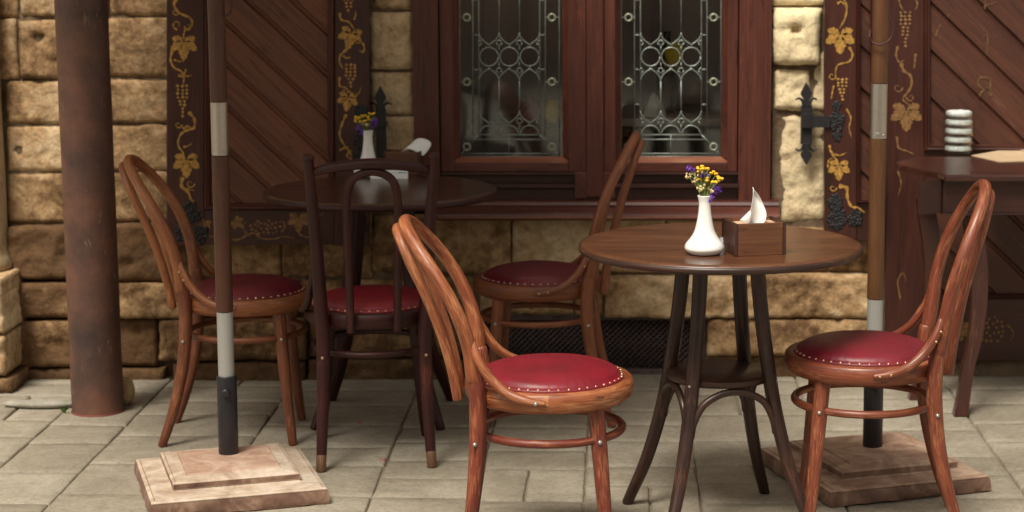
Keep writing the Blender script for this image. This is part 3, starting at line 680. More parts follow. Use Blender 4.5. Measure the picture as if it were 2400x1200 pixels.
V([(1984, 255), (1994, 276), (1990, 300), (1996, 322)], 3); V([(1944, 340), (1948, 356), (1966, 364), (1984, 358)], 4); V([(1950, 360), (1962, 378), (1966, 386)], 4); pt.leaf(1966, 386, 38, 0); V([(1940, 392), (1942, 376), (1952, 370)], 3)
pt.curl(1952, 440, 9); V([(1966, 436), (1984, 440), (1986, 464), (1996, 484), (2010, 486), (2026, 498)], 6)
pt.done('painted_vine', M['gold'], sh2)
# ironwork of the hinges
def clusters(Y, pts, r_, parent, name='hinge_rosette'):
    for (x, y, n, sp) in pts:
        c = at(x, y, Y); m_ = MB(); n = int(n*1.5)
        for i in range(n):
            a = i*2.4; q = sp*.9*math.sqrt(i/n)
            m_.blob((c.x+.8*q*math.cos(a), c.y-WY-.001, c.z+.8*q*math.sin(a)*1.15), r_*rnd.uniform(.5, .9), seg=7, rings=5, sy=.4)
        m_.build(name, M['iron'], parent)
def finial(cxp, ytip, ybase, Y, parent, down=False, w=1.0):
    s_ = -1 if down else 1; h = abs(ybase-ytip)
    def P(dx, t): y = ytip+s_*h*t; p = at(cxp+dx*w, y, Y); return Vector((p.x, p.y-WY, p.z))
    m_ = MB(); o_ = [(0, 0), (13, .42), (13, .52), (6, .70), (6, 1), (-6, 1), (-6, .70), (-13, .52), (-13, .42)]
    m_.prism([P(*p) for p in o_], None, t=(0, .012, 0))
    for sx in (-1, 1):
        m_.tube([P(sx*5, .95)+Vector((0, .006, 0)), P(sx*9, .75)+Vector((0, .006, 0)), P(sx*17, .66)+Vector((0, .006, 0)), P(sx*25, .72)+Vector((0, .006, 0))], [.008, .006, .005, .003], seg=6, n=8)
    return m_
hg = finial(891, 201, 262, WY-.07, build)
a = at(880, 255, WY-.07); b = at(906, 425, WY-.07); hg.box(a.x, b.x, a.y-WY+.001, a.y-WY+.02, b.z, a.z); c = at(904, 292, WY-.07); hg.box(a.x+.0, b.x+.004, a.y-WY-.008, a.y-WY+.03, c.z-.008, c.z+.008)
hg.build('hinge', M['iron'], sh, smooth=False, bevel=.002)
clusters(SY, [(848, 262, 12, .03), (850, 330, 20, .045), (840, 375, 10, .03), (445, 500, 18, .05), (430, 545, 16, .04), (470, 550, 12, .04), (836, 530, 18, .05)], .011, sh)
hg = finial(1890, 193, 250, WY-.06, build); h2 = finial(1890, 388, 335, WY-.06, build, True)
for src in (h2,):
    off = len(hg.v); hg.v += src.v; hg.f += [[i+off for i in f] for f in src.f]; hg.uv += src.uv; hg.mi += src.mi
a = at(1878, 248, WY-.06); b = at(1903, 338, WY-.06); hg.box(a.x, b.x, a.y-WY+.001, a.y-WY+.02, b.z, a.z)
a = at(1880, 266, WY-.075); b = at(1908, 300, WY-.075); hg.box(a.x, b.x, a.y-WY, a.y-WY+.016, b.z, a.z); a = at(1905, 272, SY-.012); b = at(1945, 299, SY-.012); hg.box(a.x, b.x, a.y-WY, a.y-WY+.010, b.z, a.z)
hg.build('hinge', M['iron'], sh2, smooth=False, bevel=.002)
clusters(SY, [(1960, 250, 8, .02), (1960, 285, 22, .04), (1962, 320, 8, .02), (1958, 476, 22, .035), (1962, 515, 26, .045), (2004, 512, 14, .035)], .010, sh2)
# door leaf on the far right
DY = WY-.03
dr = bpy.data.objects.new('door', None); COL.objects.link(dr); dr.parent = build; dr['label'] = 'tall carved door leaf behind the console table'
mb = MB(); slab(mb, 2076, 2166, TOPY, 848, DY); slab(mb, 2166.4, 2760, 352, 438, DY+.002); slab(mb, 2166.4, 2760, 700, 846, DY+.002); slab(mb, 2760.4, 2850, TOPY, 848, DY)
mb.build('door_frame', M['shutter'], dr, smooth=False, bevel=.003)
mb = MB(); planks(mb, 2180, 2746, TOPY+94, 338, DY+.006, spacing=112, slope=.97, phase=118); planks(mb, 2180, 2746, 452, 688, DY+.006, spacing=112, slope=.97, phase=430); mb.build('diagonal_boards', M['door'], dr, smooth=False)
mb = MB(); slab(mb, 2168, 2758, TOPY, 351, DY+.022, .012); slab(mb, 2168, 2758, 439, 699, DY+.022, .012); mb.build('back_panel', M['frame_dark'], dr, smooth=False)
moulding(dr, 2182, 2746, TOPY+94, 338, DY, 17, M['shutter']); moulding(dr, 2182, 2746, 452, 688, DY, 14, M['shutter'])
pt = Paint(DY); V = pt.vine
V([(2108, -50), (2106, -20), (2108, 6), (2116, 24)], 4.5); V([(2142, -10), (2150, 10), (2144, 24)], 3.5); pt.grapes(2122, 30, 40, 82, 4.2); V([(2104, 108), (2100, 130), (2108, 146), (2120, 140)], 4); V([(2112, 148), (2118, 166), (2134, 178), (2136, 200), (2126, 218), (2116, 232), (2130, 246)], 5.5); V([(2146, 126), (2144, 144), (2142, 162)], 4); pt.curl(2104, 205, 12); pt.curl(2134, 228, 10, -1)
pt.leaf(2124, 256, 54, 0); V([(2102, 320), (2106, 346), (2126, 354), (2144, 362)], 3.5); V([(2110, 700), (2104, 660), (2116, 640), (2124, 660)], 2.5); V([(2104, 400), (2112, 430), (2104, 460)], 2.6)
pt.bunch(2322, 772, 76, 60, 5, 40)
pt.leaf(2250, 770, 36, -60); V([(2360, 760), (2375, 780), (2368, 800)], 2.6)
pt.done('painted_vine', M['gold_dim'], dr)
for strokes in ((([(2321, 226), (2321, 182)], 4.5, 4.5), ([(2319, 183), (2300, 181), (2291, 192), (2300, 206), (2319, 206)], 4.2, 4), ([(2311, 206), (2300, 216), (2294, 226)], 4.2, 4)),
                (([(2313, 130), (2315, 80)], 2.8, 3), ([(2315, 80), (2306, 84), (2303, 92)], 2.4, 1.6)), (([(2308, 20), (2310, -20)], 2.8, 2.8), ([(2310, 12), (2328, 8), (2340, 2)], 2.8, 1.5)),
                (([(2192, 86), (2198, 70), (2206, 56)], 3.6, 2.4),), (([(2221, 40), (2224, 32)], 3, 2.4),)):   # painted Cyrillic letters and strokes on the boards
    pt = Paint(DY+.006, .0015)
    for p_, w_, e_ in strokes: pt.vine(p_, w_, w1=e_)
    pt.done('painted_letter', M['gold_faint'], dr)
# ------------------------------------------------------------------ left pilaster
pil = bpy.data.objects.new('pilaster', None); COL.objects.link(pil); pil.parent = build
ps = Stones(); a = at(-8, 800, 6.62).x-.01
for z0, z1, t, gm in ((.0, .055, .25, .6), (.06, .20, .62, .3), (.205, .40, .75, .2)):
    ps.block(a-.5, a+(.02 if z0 == 0 else 0), z0, z1, prot=.27, tone=t, grime=gm, amp=.016, thick=.1)
ps.build('pilaster_base', M['stone'], pil)
pc = MB(); cxx = a-.155; prof = [(.125, .40), (.13, .42), (.118, .44), (.112, .47)]+[(.112+.0015*math.sin(i), .5+i*.1) for i in range(30)]
pc.lathe(prof, 40, (cxx, -.05, 0)); M['shaft'] = stone('pilaster_stone', (.14, .085, .045), (.34, .25, .145), (.5, .4, .26), attr=False, bd=.003)
pc.build('pilaster_shaft', M['shaft'], pil)
# ------------------------------------------------------------------ ground & pavement
gm = MB(); gm.box(-60, 60, -60, 60, -.10, -.012); g = gm.build('ground', M['far_ground'], None, smooth=False); struct(g)
pv = Stones()
def slabtop(x0, x1, y0, y1, tone, gr):
    g = .0022+rnd.random()*.0018; x0 += g; x1 -= g; y0 += g; y1 -= g; b = len(pv.v); dz = rnd.uniform(-.001, .002); nx = max(3, int((x1-x0)/.04)); ny = max(3, int((y1-y0)/.04))
    tx, ty = rnd.uniform(-.003, .003), rnd.uniform(-.003, .003); sd = rnd.random()*90; ch = .005
    sk = [rnd.uniform(-.003, .003) for _ in range(4)]
    xs = [0, ch/(x1-x0)]+[k/nx for k in range(1, nx)]+[1-ch/(x1-x0), 1]; ys = [0, ch/(y1-y0)]+[k/ny for k in range(1, ny)]+[1-ch/(y1-y0), 1]
    xs = [0]+xs+[1]; ys = [0]+ys+[1]
    for j, v in enumerate(ys):
        for i, u in enumerate(xs):
            x = x0+(x1-x0)*u; y = y0+(y1-y0)*v
            x += (sk[0] if u < .5 else sk[1])*(abs(u-.5)*2)*(v-.5)*2; y += (sk[2] if v < .5 else sk[3])*(abs(v-.5)*2)*(u-.5)*2
            e = 1 if (i <= 1 or j <= 1 or i >= len(xs)-2 or j >= len(ys)-2) else 0
            if e: x += .0022*noise.noise(Vector((sd, y*30, 0)))*(1 if i <= 1 or i >= len(xs)-2 else 0); y += .0022*noise.noise(Vector((x*30, sd, 2)))*(1 if j <= 1 or j >= len(ys)-2 else 0)
            z = dz+tx*(u-.5)+ty*(v-.5)+.0025*noise.noise(Vector((x*6+sd, y*6, 1)))-e*.004
            if i == 0 or j == 0 or i == len(xs)-1 or j == len(ys)-1: z = -.03
            pv.v.append((x, y, z)); pv.t.append((tone, gr))
    W = len(xs)
    for j in range(len(ys)-1):
        for i in range(W-1): a = b+j*W+i; pv.f.append((a, a+1, a+W+1, a+W))
cols = [-5.2, -4.7, -4.25, -3.75, -3.2, -2.72, -2.2, onz(0, 1110, 0).x-.02, onz(185, 1110, 0).x, onz(540, 1110, 0).x, onz(888, 1125, 0).x, onz(1130, 1110, 0).x, onz(1372, 1130, 0).x, onz(1640, 1160, 0).x, onz(1960, 1130, 0).x, onz(2330, 1060, 0).x, 1.72, 2.2, 2.7, 3.3, 3.8, 4.3, 4.9, 5.4]
cols.sort()
for i in range(len(cols)-1):
    xa_, xb_ = cols[i], cols[i+1]; y = 1.5+rnd.random()*.2
    while y < 7.1:
        d = rnd.choice((.19, .23, .27, .33, .21, .29)); y1 = min(y+d, 7.15)
        if y1-y < .05: break
        t = rnd.uniform(.34, .66); gr = rnd.uniform(0, .14)
        if xb_-xa_ > .3 and rnd.random() < .25:
            m_ = xa_+(xb_-xa_)*rnd.uniform(.38, .62); slabtop(xa_, m_, y, y1, t, gr); slabtop(m_, xb_, y, y1, rnd.uniform(.34, .66), rnd.uniform(0, .14))
        else: slabtop(xa_, xb_, y, y1, t, gr)
        y = y1
pav = pv.build('pavement', M['slab']); struct(pav)
jm = MB(); jm.box(-5.3, 5.5, 1.4, 7.2, -.011, -.0085); struct(jm.build('pavement_bedding', M['joint'], None, smooth=False))
# weeds, loose stones, petals
wd = MB(); c = onz(152, 970, 0)
for k in range(9):
    a = rnd.random()*6.28; r_ = rnd.uniform(.006, .018); tip = c+Vector((math.cos(a)*r_, math.sin(a)*r_*.6, rnd.uniform(.012, .034))); nn = Vector((-math.sin(a), math.cos(a), 0))*.004; mid = c.lerp(tip, .5)+Vector((0, 0, .008))
    b = len(wd.v); wd.v += [c+nn*.3, c-nn*.3, mid-nn, tip, mid+nn]; wd.face([b, b+1, b+2, b+3, b+4], [(0, 0)]*5)
tag(wd.build('weed', M['weed'], None), 'tiny green weed sprouting at the left foot of the rusty brown column', 'weed')
def rock(px, py, w, h, d, seed, label, mat, z=0):
    s_ = MB(); c = onz(px, py, 0); s_.blob((0, 0, h*.48), .5, 22, 14, w, d, h)
    for i, v in enumerate(s_.v): n_ = noise.noise(v*9+Vector((seed, 0, 0)))*.18+noise.noise(v*28+Vector((seed, 3, 0)))*.08; s_.v[i] = Vector((v.x*(1+n_), v.y*(1+n_), max(0.0, v.z*(1+n_))))
    o = s_.build('loose_stone', mat, None); o.location = c; return tag(o, label, 'stone')
M['rock'] = stone('yellow_stone', (.22, .13, .06), (.40, .27, .14), (.52, .39, .22), attr=False, sc=2)
rock(294, 948, .062, .095, .07, 3, 'small yellowish loose stone leaning at the right side of the column foot', M['rock'])
rock(92, 956, .25, .03, .05, 8, 'low flat rubble stone between the column and the left pilaster', M['far_ground'])
pm = [(1078+0, 0)]
for k, (px, py) in enumerate(((898, 1080), (742, 918), (840, 992))):
    q = MB(); c = onz(px, py, 0); q.blob((0, 0, .003), .008, 7, 3, 1, .7, .35); o = q.build('fallen_petal', M['petal_pink'], None); o.location = (c.x, c.y, .001)
    tag(o, ('small red petal on the paving right of the dark chair back legs', 'small pink petal near the wall behind the dark chair', 'small red petal on the shaded paving under the dark chair')[k], 'petal', 'petals fallen on the paving')
# ------------------------------------------------------------------ brown column (pipe)
c = onz(217, 976, 0); pipe = MB(); rr = .0835
pipe.lathe([(rr+.002, 0), (rr, .012)]+[(rr+.0006*math.sin(i*2.1), .02+i*.1) for i in range(32)], 48)
o = pipe.build('steel_column', M['pipe'], None); o.location = (c.x, c.y+.07, 0); o.rotation_euler = (0, R(-.2), 0)
tag(o, 'thick round rusty brown painted column standing on the pavement before the stone wall', 'column')
fp = MB(); fp.lathe([(rr+.0035, 0), (rr+.0025, .006), (rr+.001, .007)], 40); M['redp'] = plain('red_primer', (.20, .045, .035), .7); f_ = fp.build('red_foot_ring', M['redp'], o)
# ------------------------------------------------------------------ chairs
def seat_parts(root, wd_, lt, zs=.462):
    m_ = MB(); m_.lathe([(.160, zs-.049), (.196, zs-.049), (.205, zs-.040), (.208, zs-.020), (.206, zs-.006), (.200, zs), (.176, zs-.001), (.160, zs-.006)], 56, planar=False); m_.build('seat_frame', wd_, root, auto=50)
    m_ = MB(); pr_ = [(.183, zs-.004), (.184, zs+.003), (.179, zs+.006), (.174, zs+.0065)]+[(.172*math.cos(R(a)), zs+.008+.033*math.sin(R(a))) for a in range(6, 90, 7)]+[(0, zs+.041)]
    m_.lathe(pr_, 138)
    sd_ = rnd.random()*30
    for i_, v in enumerate(m_.v):       # puckers between the nails, a sat-in hollow
        q = math.hypot(v.x, v.y); a_ = math.atan2(v.y, v.x); w_ = max(0, (q-.13)/.05) if q < .181 else 0
        m_.v[i_] = v+Vector((0, 0, w_*.0011*math.sin(a_*46+sd_)*(.6+.6*noise.noise(Vector((a_*2, sd_, 0))))+.003*noise.noise(Vector((v.x*9, v.y*9, sd_)))*(1 if q < .17 else 0)))
    s_ = m_.build('seat_cushion', lt, root)
    m_ = MB()
    for k in range(46): a = 2*math.pi*k/46+rnd.uniform(-.008, .008); q = .1795+rnd.uniform(-.0012, .0012); m_.blob((q*math.cos(a), q*math.sin(a), zs+.004), .0042*rnd.uniform(.85, 1.1), 7, 3, half=True)
    m_.build('stud_trim', M['brass'], s_)
def foot_ring(root, wd_, z=.335, r_=.176):
    m_ = MB(); m_.tube([(r_*math.cos(a*math.pi/24), r_*1.02*math.sin(a*math.pi/24), z) for a in range(48)], .0105, seg=10, closed=True); m_.build('foot_ring', wd_, root)
def front_legs(root, wd_, tip=False):
    for sx in (-1, 1):
        m_ = MB(); m_.tube([(sx*.130, .112, .422), (sx*.137, .122, .30), (sx*.150, .136, .13), (sx*.162, .150, .004)], [.0205, .0195, .0165, .0135], seg=16, n=14); l = m_.build('leg', wd_, root)
        m_ = MB(); q = Vector((sx*.1355, .119, .333)); m_.blob(q+Vector((sx*.0185, .003, 0)), .0058, 10, 6); m_.build('bolt', M['steel'], l)
def bent_chair(label, loc, rz, wd_, lt, wl=None, group='bentwood chairs at the round tables', bh=1, bl=1, sc=1, rs=1):
    root = thing('bentwood_chair', label, 'chair', loc, rz, group); wl = wl or wd_; root.scale = (sc, sc, sc)
    def bk_(p): x, y, z = p; return (x, y if y > -.2 and z < .5 else -.2+(y+.2)*bl, .46+(z-.46)*bh if z > .46 else z)
    seat_parts(root, wd_, lt); foot_ring(root, wl); front_legs(root, wl)
    # rear legs (lower, up to seat) and back hoop
    for sx in (-1, 1):
        m_ = MB(); m_.tube([(sx*.150, -.17-.082*rs, .004), (sx*.150, -.17-.045*rs, .11), (sx*.147, -.17-.014*rs, .24), (sx*.145, -.170, .36), (sx*.146, -.170, .45), (sx*.148, -.176, .50)], [.0135, .016, .0185, .0205, .0205, .0195], seg=16, n=20)
        l = m_.build('leg', wl, root)
        m_ = MB(); m_.blob((sx*.1665, -.176, .333), .0055, 10, 6); m_.build('bolt', M['steel'], l)
    side = [(.1485, -.178, .49), (.155, -.186, .56), (.165, -.202, .63), (.166, -.228, .70), (.150, -.262, .765), (.118, -.298, .82), (.065, -.326, .862)]
    pts = [(-x, y, z) for x, y, z in side]+[(0, -.336, .876)]+[s_ for s_ in reversed(side)]
    rad = [.0195, .0185, .0175, .0165, .0160, .0158, .0155]; rad = rad+[.0155]+rad[::-1]
    m_ = MB(); m_.tube([bk_(p) for p in pts], rad, seg=16, n=60); m_.build('back_hoop', wd_, root)
    side = [(.058, -.219, .420), (.060, -.232, .50), (.068, -.256, .60), (.078, -.288, .70), (.078, -.318, .775), (.060, -.338, .825), (.030, -.350, .850)]
    pts = [(-x, y, z) for x, y, z in side]+[(0, -.353, .857)]+[s_ for s_ in reversed(side)]
    m_ = MB(); m_.tube([bk_(p) for p in pts], [.0132]*len(pts), seg=12, n=56); m_.build('inner_hoop', wd_, root)
    for sx in (-1, 1):
        m_ = MB(); m_.tube([(sx*.163, -.180, .580), (sx*.172, -.168, .545), (sx*.180, -.140, .500), (sx*.196, -.098, .465), (sx*.213, -.052, .449), (sx*.2185, -.010, .444)], [.008, .0115, .012, .012, .0115, .007], seg=10, n=20); b_ = m_.build('side_brace', wd_, root)
        for sp in (((sx*.2255, -.030, .4455),) if wd_ is M['chair_b'] else ((sx*.2255, -.024, .445), (sx*.224, -.052, .449), (sx*.181, -.178, .552), (sx*.184, -.166, .527))):
            m_ = MB(); m_.blob(sp, .0055 if wd_ is M['chair_b'] else .0042, 10, 5); m_.build('screw', M['steel'] if wd_ is M['chair_b'] else M['brass'], b_)
    return root
def posz(px, py, z): p = onz(px, py, z); return (p.x, p.y, 0)
rz_right = -math.pi/2; rz_left = math.pi/2
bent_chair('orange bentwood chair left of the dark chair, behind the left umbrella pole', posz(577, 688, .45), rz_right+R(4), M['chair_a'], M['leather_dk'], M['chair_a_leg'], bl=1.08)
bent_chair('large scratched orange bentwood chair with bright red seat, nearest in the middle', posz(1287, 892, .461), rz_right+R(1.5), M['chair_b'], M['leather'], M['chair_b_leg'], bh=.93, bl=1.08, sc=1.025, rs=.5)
bent_chair('brown bentwood chair with its back behind the front round table, in front of the vent', posz(1260, 656, .45), rz_left-R(3), M['chair_d'], M['leather_dk'], bh=1.11, bl=.88)
bent_chair('reddish bentwood chair on the right, standing before the right umbrella base', posz(2025, 832, .461), rz_left-R(3), M['chair_e'], M['leather_mid'], bh=1.06, bl=.74, sc=1.02)
# dark chair seen from behind
root = thing('bentwood_chair', 'dark mahogany chair with arched back seen from behind, pulled up to the rear table', 'chair', posz(873, 716, .45), R(8), 'bentwood chairs at the round tables')
dkw = M['chair_dark']; seat_parts(root, dkw, M['leather']); foot_ring(root, dkw); front_legs(root, dkw)
for sx in (-1, 1):
    m_ = MB(); m_.tube([(sx*.163, -.225, .004), (sx*.157, -.205, .12), (sx*.152, -.182, .26), (sx*.150, -.172, .40), (sx*.156, -.182, .52), (sx*.164, -.208, .68), (sx*.174, -.240, .83), (sx*.179, -.256, .918), (sx*.180, -.258, .931), (sx*.180, -.259, .938)], [.0145, .0165, .019, .0205, .0205, .019, .016, .0145, .018, .0165], seg=16, n=44)
    l = m_.build('rear_post', dkw, root); m_ = MB(); m_.tube([(sx*.1632, -.226, .002), (sx*.161, -.219, .045)], [.0149, .0156], seg=14); m_.build('worn_tip', M['worn_tip'], l)
    m_ = MB(); m_.blob((sx*.152, -.194, .333), .0055, 10, 6); m_.build('bolt', M['brass'], l)
    m_ = MB(); m_.tube([(sx*.174, -.185, .585), (sx*.184, -.17, .54), (sx*.190, -.13, .50), (sx*.202, -.085, .466), (sx*.215, -.03, .448)], [.008, .0115, .012, .012, .008], seg=10, n=18); m_.build('side_brace', dkw, root)
m_ = MB(); m_.tube([(-.172, -.246, .888), (-.12, -.266, .905), (0, -.285, .918), (.12, -.266, .905), (.172, -.246, .888)], [.010, .0135, .0145, .0135, .010], seg=14, n=24, flat=1.1); m_.build('top_rail', dkw, root)
m_ = MB(); s_ = [(.068, -.218, .415), (.070, -.222, .55), (.074, -.242, .72), (.072, -.258, .82), (.054, -.270, .872)]
m_.tube([(-x, y, z) for x, y, z in s_]+[(0, -.276, .894)]+[q for q in reversed(s_)], .0125, seg=12, n=44); m_.build('inner_hoop', dkw, root)
# ------------------------------------------------------------------ round tables
def round_table(label, x, y, rot, top, leg):
    root = thing('round_table', label, 'table', (x, y, 0), 0, 'round tables'); r_ = .374
    m_ = MB(); m_.lathe([(.30, .724), (r_-.012, .725), (r_-.003, .729), (r_, .737), (r_-.002, .745), (r_-.009, .7495), (r_-.02, .750), (0, .750)], 96)
    m_.build('tabletop', [top], root, auto=60)
    m_ = MB(); m_.lathe([(r_-.004, .7265), (r_+.0025, .731), (r_+.0035, .738), (r_+.001, .7445)], 96, planar=False); m_.build('edge_band', leg, root)
    for k in range(4):
        a = rot+k*math.pi/2; d = Vector((math.cos(a), math.sin(a), 0))
        m_ = MB(); m_.tube([d*.108+Vector((0, 0, .724)), d*.120+Vector((0, 0, .60)), d*.142+Vector((0, 0, .45)), d*.172+Vector((0, 0, .30)), d*.222+Vector((0, 0, .14)), d*.285+Vector((0, 0, .004))], [.0205, .020, .0195, .019, .0175, .015], seg=14, n=22)
        l = m_.build('leg', leg, root); m_ = MB(); m_.blob(d*.165+Vector((0, 0, .395)), .007, 10, 6); m_.build('bolt', M['steel'], l)
        a2 = a+math.pi/2; e = Vector((math.cos(a2), math.sin(a2), 0)); mid = (d+e).normalized()
        m_ = MB(); q0 = d*.186+(e-d)*.010-mid*.004; q1 = e*.186+(d-e)*.010-mid*.004
        m_.tube([q0+Vector((0, 0, .262)), q0*.99+(q1-q0)*.03+Vector((0, 0, .30)), q0.lerp(q1, .14)+Vector((0, 0, .345)), q0.lerp(q1, .32)+Vector((0, 0, .370)), q0.lerp(q1, .5)+Vector((0, 0, .377)), q0.lerp(q1, .68)+Vector((0, 0, .370)), q0.lerp(q1, .86)+Vector((0, 0, .345)), q1*.99+(q0-q1)*.03+Vector((0, 0, .30)), q1+Vector((0, 0, .262))], .0098, seg=10, n=30); m_.build('arch_brace', leg, root)
    m_ = MB(); m_.lathe([(.11, .388), (.136, .388), (.141, .393), (.141, .404), (.136, .408), (0, .408)], 48); m_.build('shelf', leg, root, auto=50)
    m_ = MB(); m_.box(-.13, .13, -.02, .02, .702, .7235, rot=Matrix.Rotation(rot, 3, 'Z'), org=Vector((0, 0, 0))); m_.box(-.02, .02, -.13, .13, .7005, .722, rot=Matrix.Rotation(rot, 3, 'Z'), org=Vector((0, 0, 0))); m_.build('top_bearer', leg, root, smooth=False, bevel=.002)
    return root
T1 = onz(1688, 577, .75); T2 = onz(893, 442, .75)
round_table('front round brown table on four splayed legs with lower shelf, between the two nearest chairs', T1.x, T1.y, -.53, M['table_top'], M['table_leg']).scale = (1, 1, 1.014)
M['table_top2'] = wood('dark_table_top', (.022, .008, .006), (.048, .017, .011), (.08, .03, .017), .28, .0, coarse=.5, coat=.4, gs=.5)
round_table('rear dark round table behind the mahogany chair, close to the wall', T2.x, T2.y, R(45), M['table_top2'], M['chair_dark'])
# ------------------------------------------------------------------ vases, flowers, boxes
def vase(label, px, py, h=.162, up=0):
    c = onz(px, py, .75); m_ = MB(); k = h/.162
    pr_ = [(.030, 0), (.040, .003), (.0495, .012), (.0515, .020), (.0475, .031), (.036, .046), (.0275, .062), (.0225, .080), (.0185, .102), (.0158, .124), (.0155, .142), (.0175, .154), (.0192, .1605), (.0182, .162), (.0158, .159), (.0132, .145), (.0130, .10)]
    prof = []
    for i in range(len(pr_)-1):
        prof += [(pr_[i][0], pr_[i][1]*k)]
    P, _ = resample([Vector((a, b, 0)) for a, b in pr_[:13]], [1]*13, 50)
    m_.lathe([(p.x, p.y*k) for p in P]+[(a, b*k) for a, b in pr_[13:]], 48, planar=False)
    o = m_.build('vase', M['ceramic'], None); o.location = (c.x, c.y, .7502+up); tag(o, label, 'vase', 'white vases on the round tables'); return c
def flowers(label, c, spec, z0):
    root = thing('flower_bunch', label, 'flowers', (c.x, c.y, z0), 0, 'flower bunches in the vases')
    ms, my, mp_, mc = MB(), MB(), MB(), MB()
    for (dx, dy, dz, kind) in spec:
        tip = Vector((dx, dy, dz)); base = Vector((dx*.12, dy*.12, -.05)); ms.tube([base, Vector((dx*.25, dy*.25, .0)), tip*.62+Vector((0, 0, .002)), tip-Vector((0, 0, .002))], [.0012, .0012, .001, .0009], seg=5, n=7)
        if kind == 'y':
            for q in range(3):
                o_ = Vector((rnd.uniform(-.006, .006), rnd.uniform(-.006, .006), rnd.uniform(-.003, .004))); my.blob(tip+o_, rnd.uniform(.0042, .0058), 9, 5, sz=.65)
                ms.tube([tip*.8, tip+o_-Vector((0, 0, .002))], .0006, seg=4)
        elif kind == 'p':
            for q in range(12):
                o_ = Vector((rnd.uniform(-.006, .006), rnd.uniform(-.006, .006), rnd.uniform(-.007, .007))); r_ = rnd.uniform(.0025, .0042); b = len(mp_.v); a = Vector((rnd.uniform(-1, 1), rnd.uniform(-1, 1), rnd.uniform(-1, 1))).normalized(); e = a.orthogonal().normalized(); f_ = a.cross(e)
                mp_.v += [tip+o_+(e*math.cos(t)+f_*math.sin(t))*r_+a*.0015*(-1)**w for w, t in enumerate((0, 1.05, 2.1, 3.14, 4.2, 5.25))]; mp_.face([b+w for w in range(6)], [(0, 0)]*6)
        else:
            for q in range(5): mc.blob(tip+Vector((rnd.uniform(-.007, .007), rnd.uniform(-.006, .006), rnd.uniform(-.006, .006))), rnd.uniform(.0022, .0035), 7, 4, sz=1.3)
    for k in range(22):
        a = rnd.random()*6.28; q = rnd.uniform(.004, .022); z = rnd.uniform(.01, .055); p = Vector((math.cos(a)*q, math.sin(a)*q, z)); b = len(ms.v); d = Vector((rnd.uniform(-1, 1), rnd.uniform(-1, 1), rnd.uniform(0, 1))).normalized()*.008; e = d.orthogonal().normalized()*.002
        ms.v += [p, p+d*.5+e, p+d, p+d*.5-e]; ms.face([b, b+1, b+2, b+3], [(0, 0)]*4)
    ms.build('stems', M['stem'], root); my.build('yellow_heads', M['yellow'], root); mp_.build('purple_blooms', M['purple'], root, smooth=False); mc.build('cream_buds', M['cream_bud'], root)
k = 1/805
def fs(lst, x0, y0): return [((x-x0)*k, rnd.uniform(-.018, .018), (y0-y)*k, t) for x, y, t in lst]
VZ = vase('slim white bud vase on the front round table beside the wooden napkin box', 1651, 605, .152, .0105)
flowers('yellow and purple dried flowers in the vase on the front table', VZ, fs([(1637, 412, 'y'), (1648, 411, 'y'), (1656, 416, 'y'), (1640, 420, 'y'), (1650, 422, 'c'), (1664, 425, 'y'), (1672, 429, 'y'), (1680, 433, 'y'), (1684, 437, 'y'), (1652, 436, 'y'), (1658, 442, 'y'), (1665, 446, 'y'), (1640, 440, 'y'), (1668, 440, 'y'), (1618, 414, 'p'), (1626, 421, 'p'), (1614, 430, 'c'), (1622, 430, 'c'), (1646, 430, 'p'), (1634, 430, 'c'), (1630, 440, 'c'), (1644, 452, 'c'), (1638, 456, 'c'), (1652, 455, 'c'), (1662, 458, 'c'), (1672, 450, 'p'), (1680, 458, 'p'), (1674, 464, 'p'), (1668, 462, 'p'), (1660, 470, 'p'), (1664, 476, 'p'), (1656, 474, 'c'), (1654, 478, 'p'), (1655, 430, 'p'), (1678, 444, 'y')], 1650, 470), .75+.152+.0105)
V2 = vase('white bud vase on the rear table, behind the dark chair back', 864, 414, .158)
k = 1/690
flowers('yellow and purple flowers in the vase on the rear table', V2, fs([(832, 284, 'y'), (842, 278, 'y'), (850, 272, 'y'), (860, 272, 'y'), (868, 268, 'y'), (878, 266, 'y'), (845, 286, 'y'), (856, 282, 'y'), (864, 280, 'y'), (836, 276, 'y'), (852, 290, 'c'), (862, 292, 'c'), (842, 296, 'p'), (848, 304, 'p'), (838, 302, 'p'), (876, 284, 'p'), (882, 290, 'p'), (874, 298, 'p'), (870, 308, 'p'), (880, 282, 'p'), (846, 312, 'p')], 862, 305), .75+.158)
def napkin_box(label, c, rz, w=.137, d=.115, h=.083):
    root = thing('napkin_box', label, 'napkin box', (c.x, c.y, .7502), rz, 'wooden napkin boxes'); t = .008
    m_ = MB(); m_.box(t+.001, w-t-.001, 0, t, 0, h); m_.build('front_board', M['box'], root, smooth=False, bevel=.0012)
    m_ = MB(); m_.box(t+.001, w-t-.001, d-t, d, 0, h); m_.build('back_board', M['box'], root, smooth=False, bevel=.0012)
    for x in (0, w-t): m_ = MB(); m_.box(x, x+t, -.0008, d+.0008, 0, h+.0006, 1); m_.build('side_board', M['box_dark'], root, smooth=False, bevel=.0012)
    m_ = MB(); m_.box(t, w*.36, t, d-t, h-.014, h-.009); m_.box(w*.66, w-t, t, d-t, h-.014, h-.009); m_.box(w*.36+.0005, w*.66-.0005, t, d*.38, h-.0142, h-.0092); m_.box(w*.36+.0005, w*.66-.0005, d*.62, d-t, h-.0142, h-.0092)
    m_.build('slotted_lid', M['box_in'], root, smooth=False)
    m_ = MB(); m_.box(t, w-t, t, d-t, .002, .012); m_.build('bottom_board', M['box_dark'], root, smooth=False)
    return root
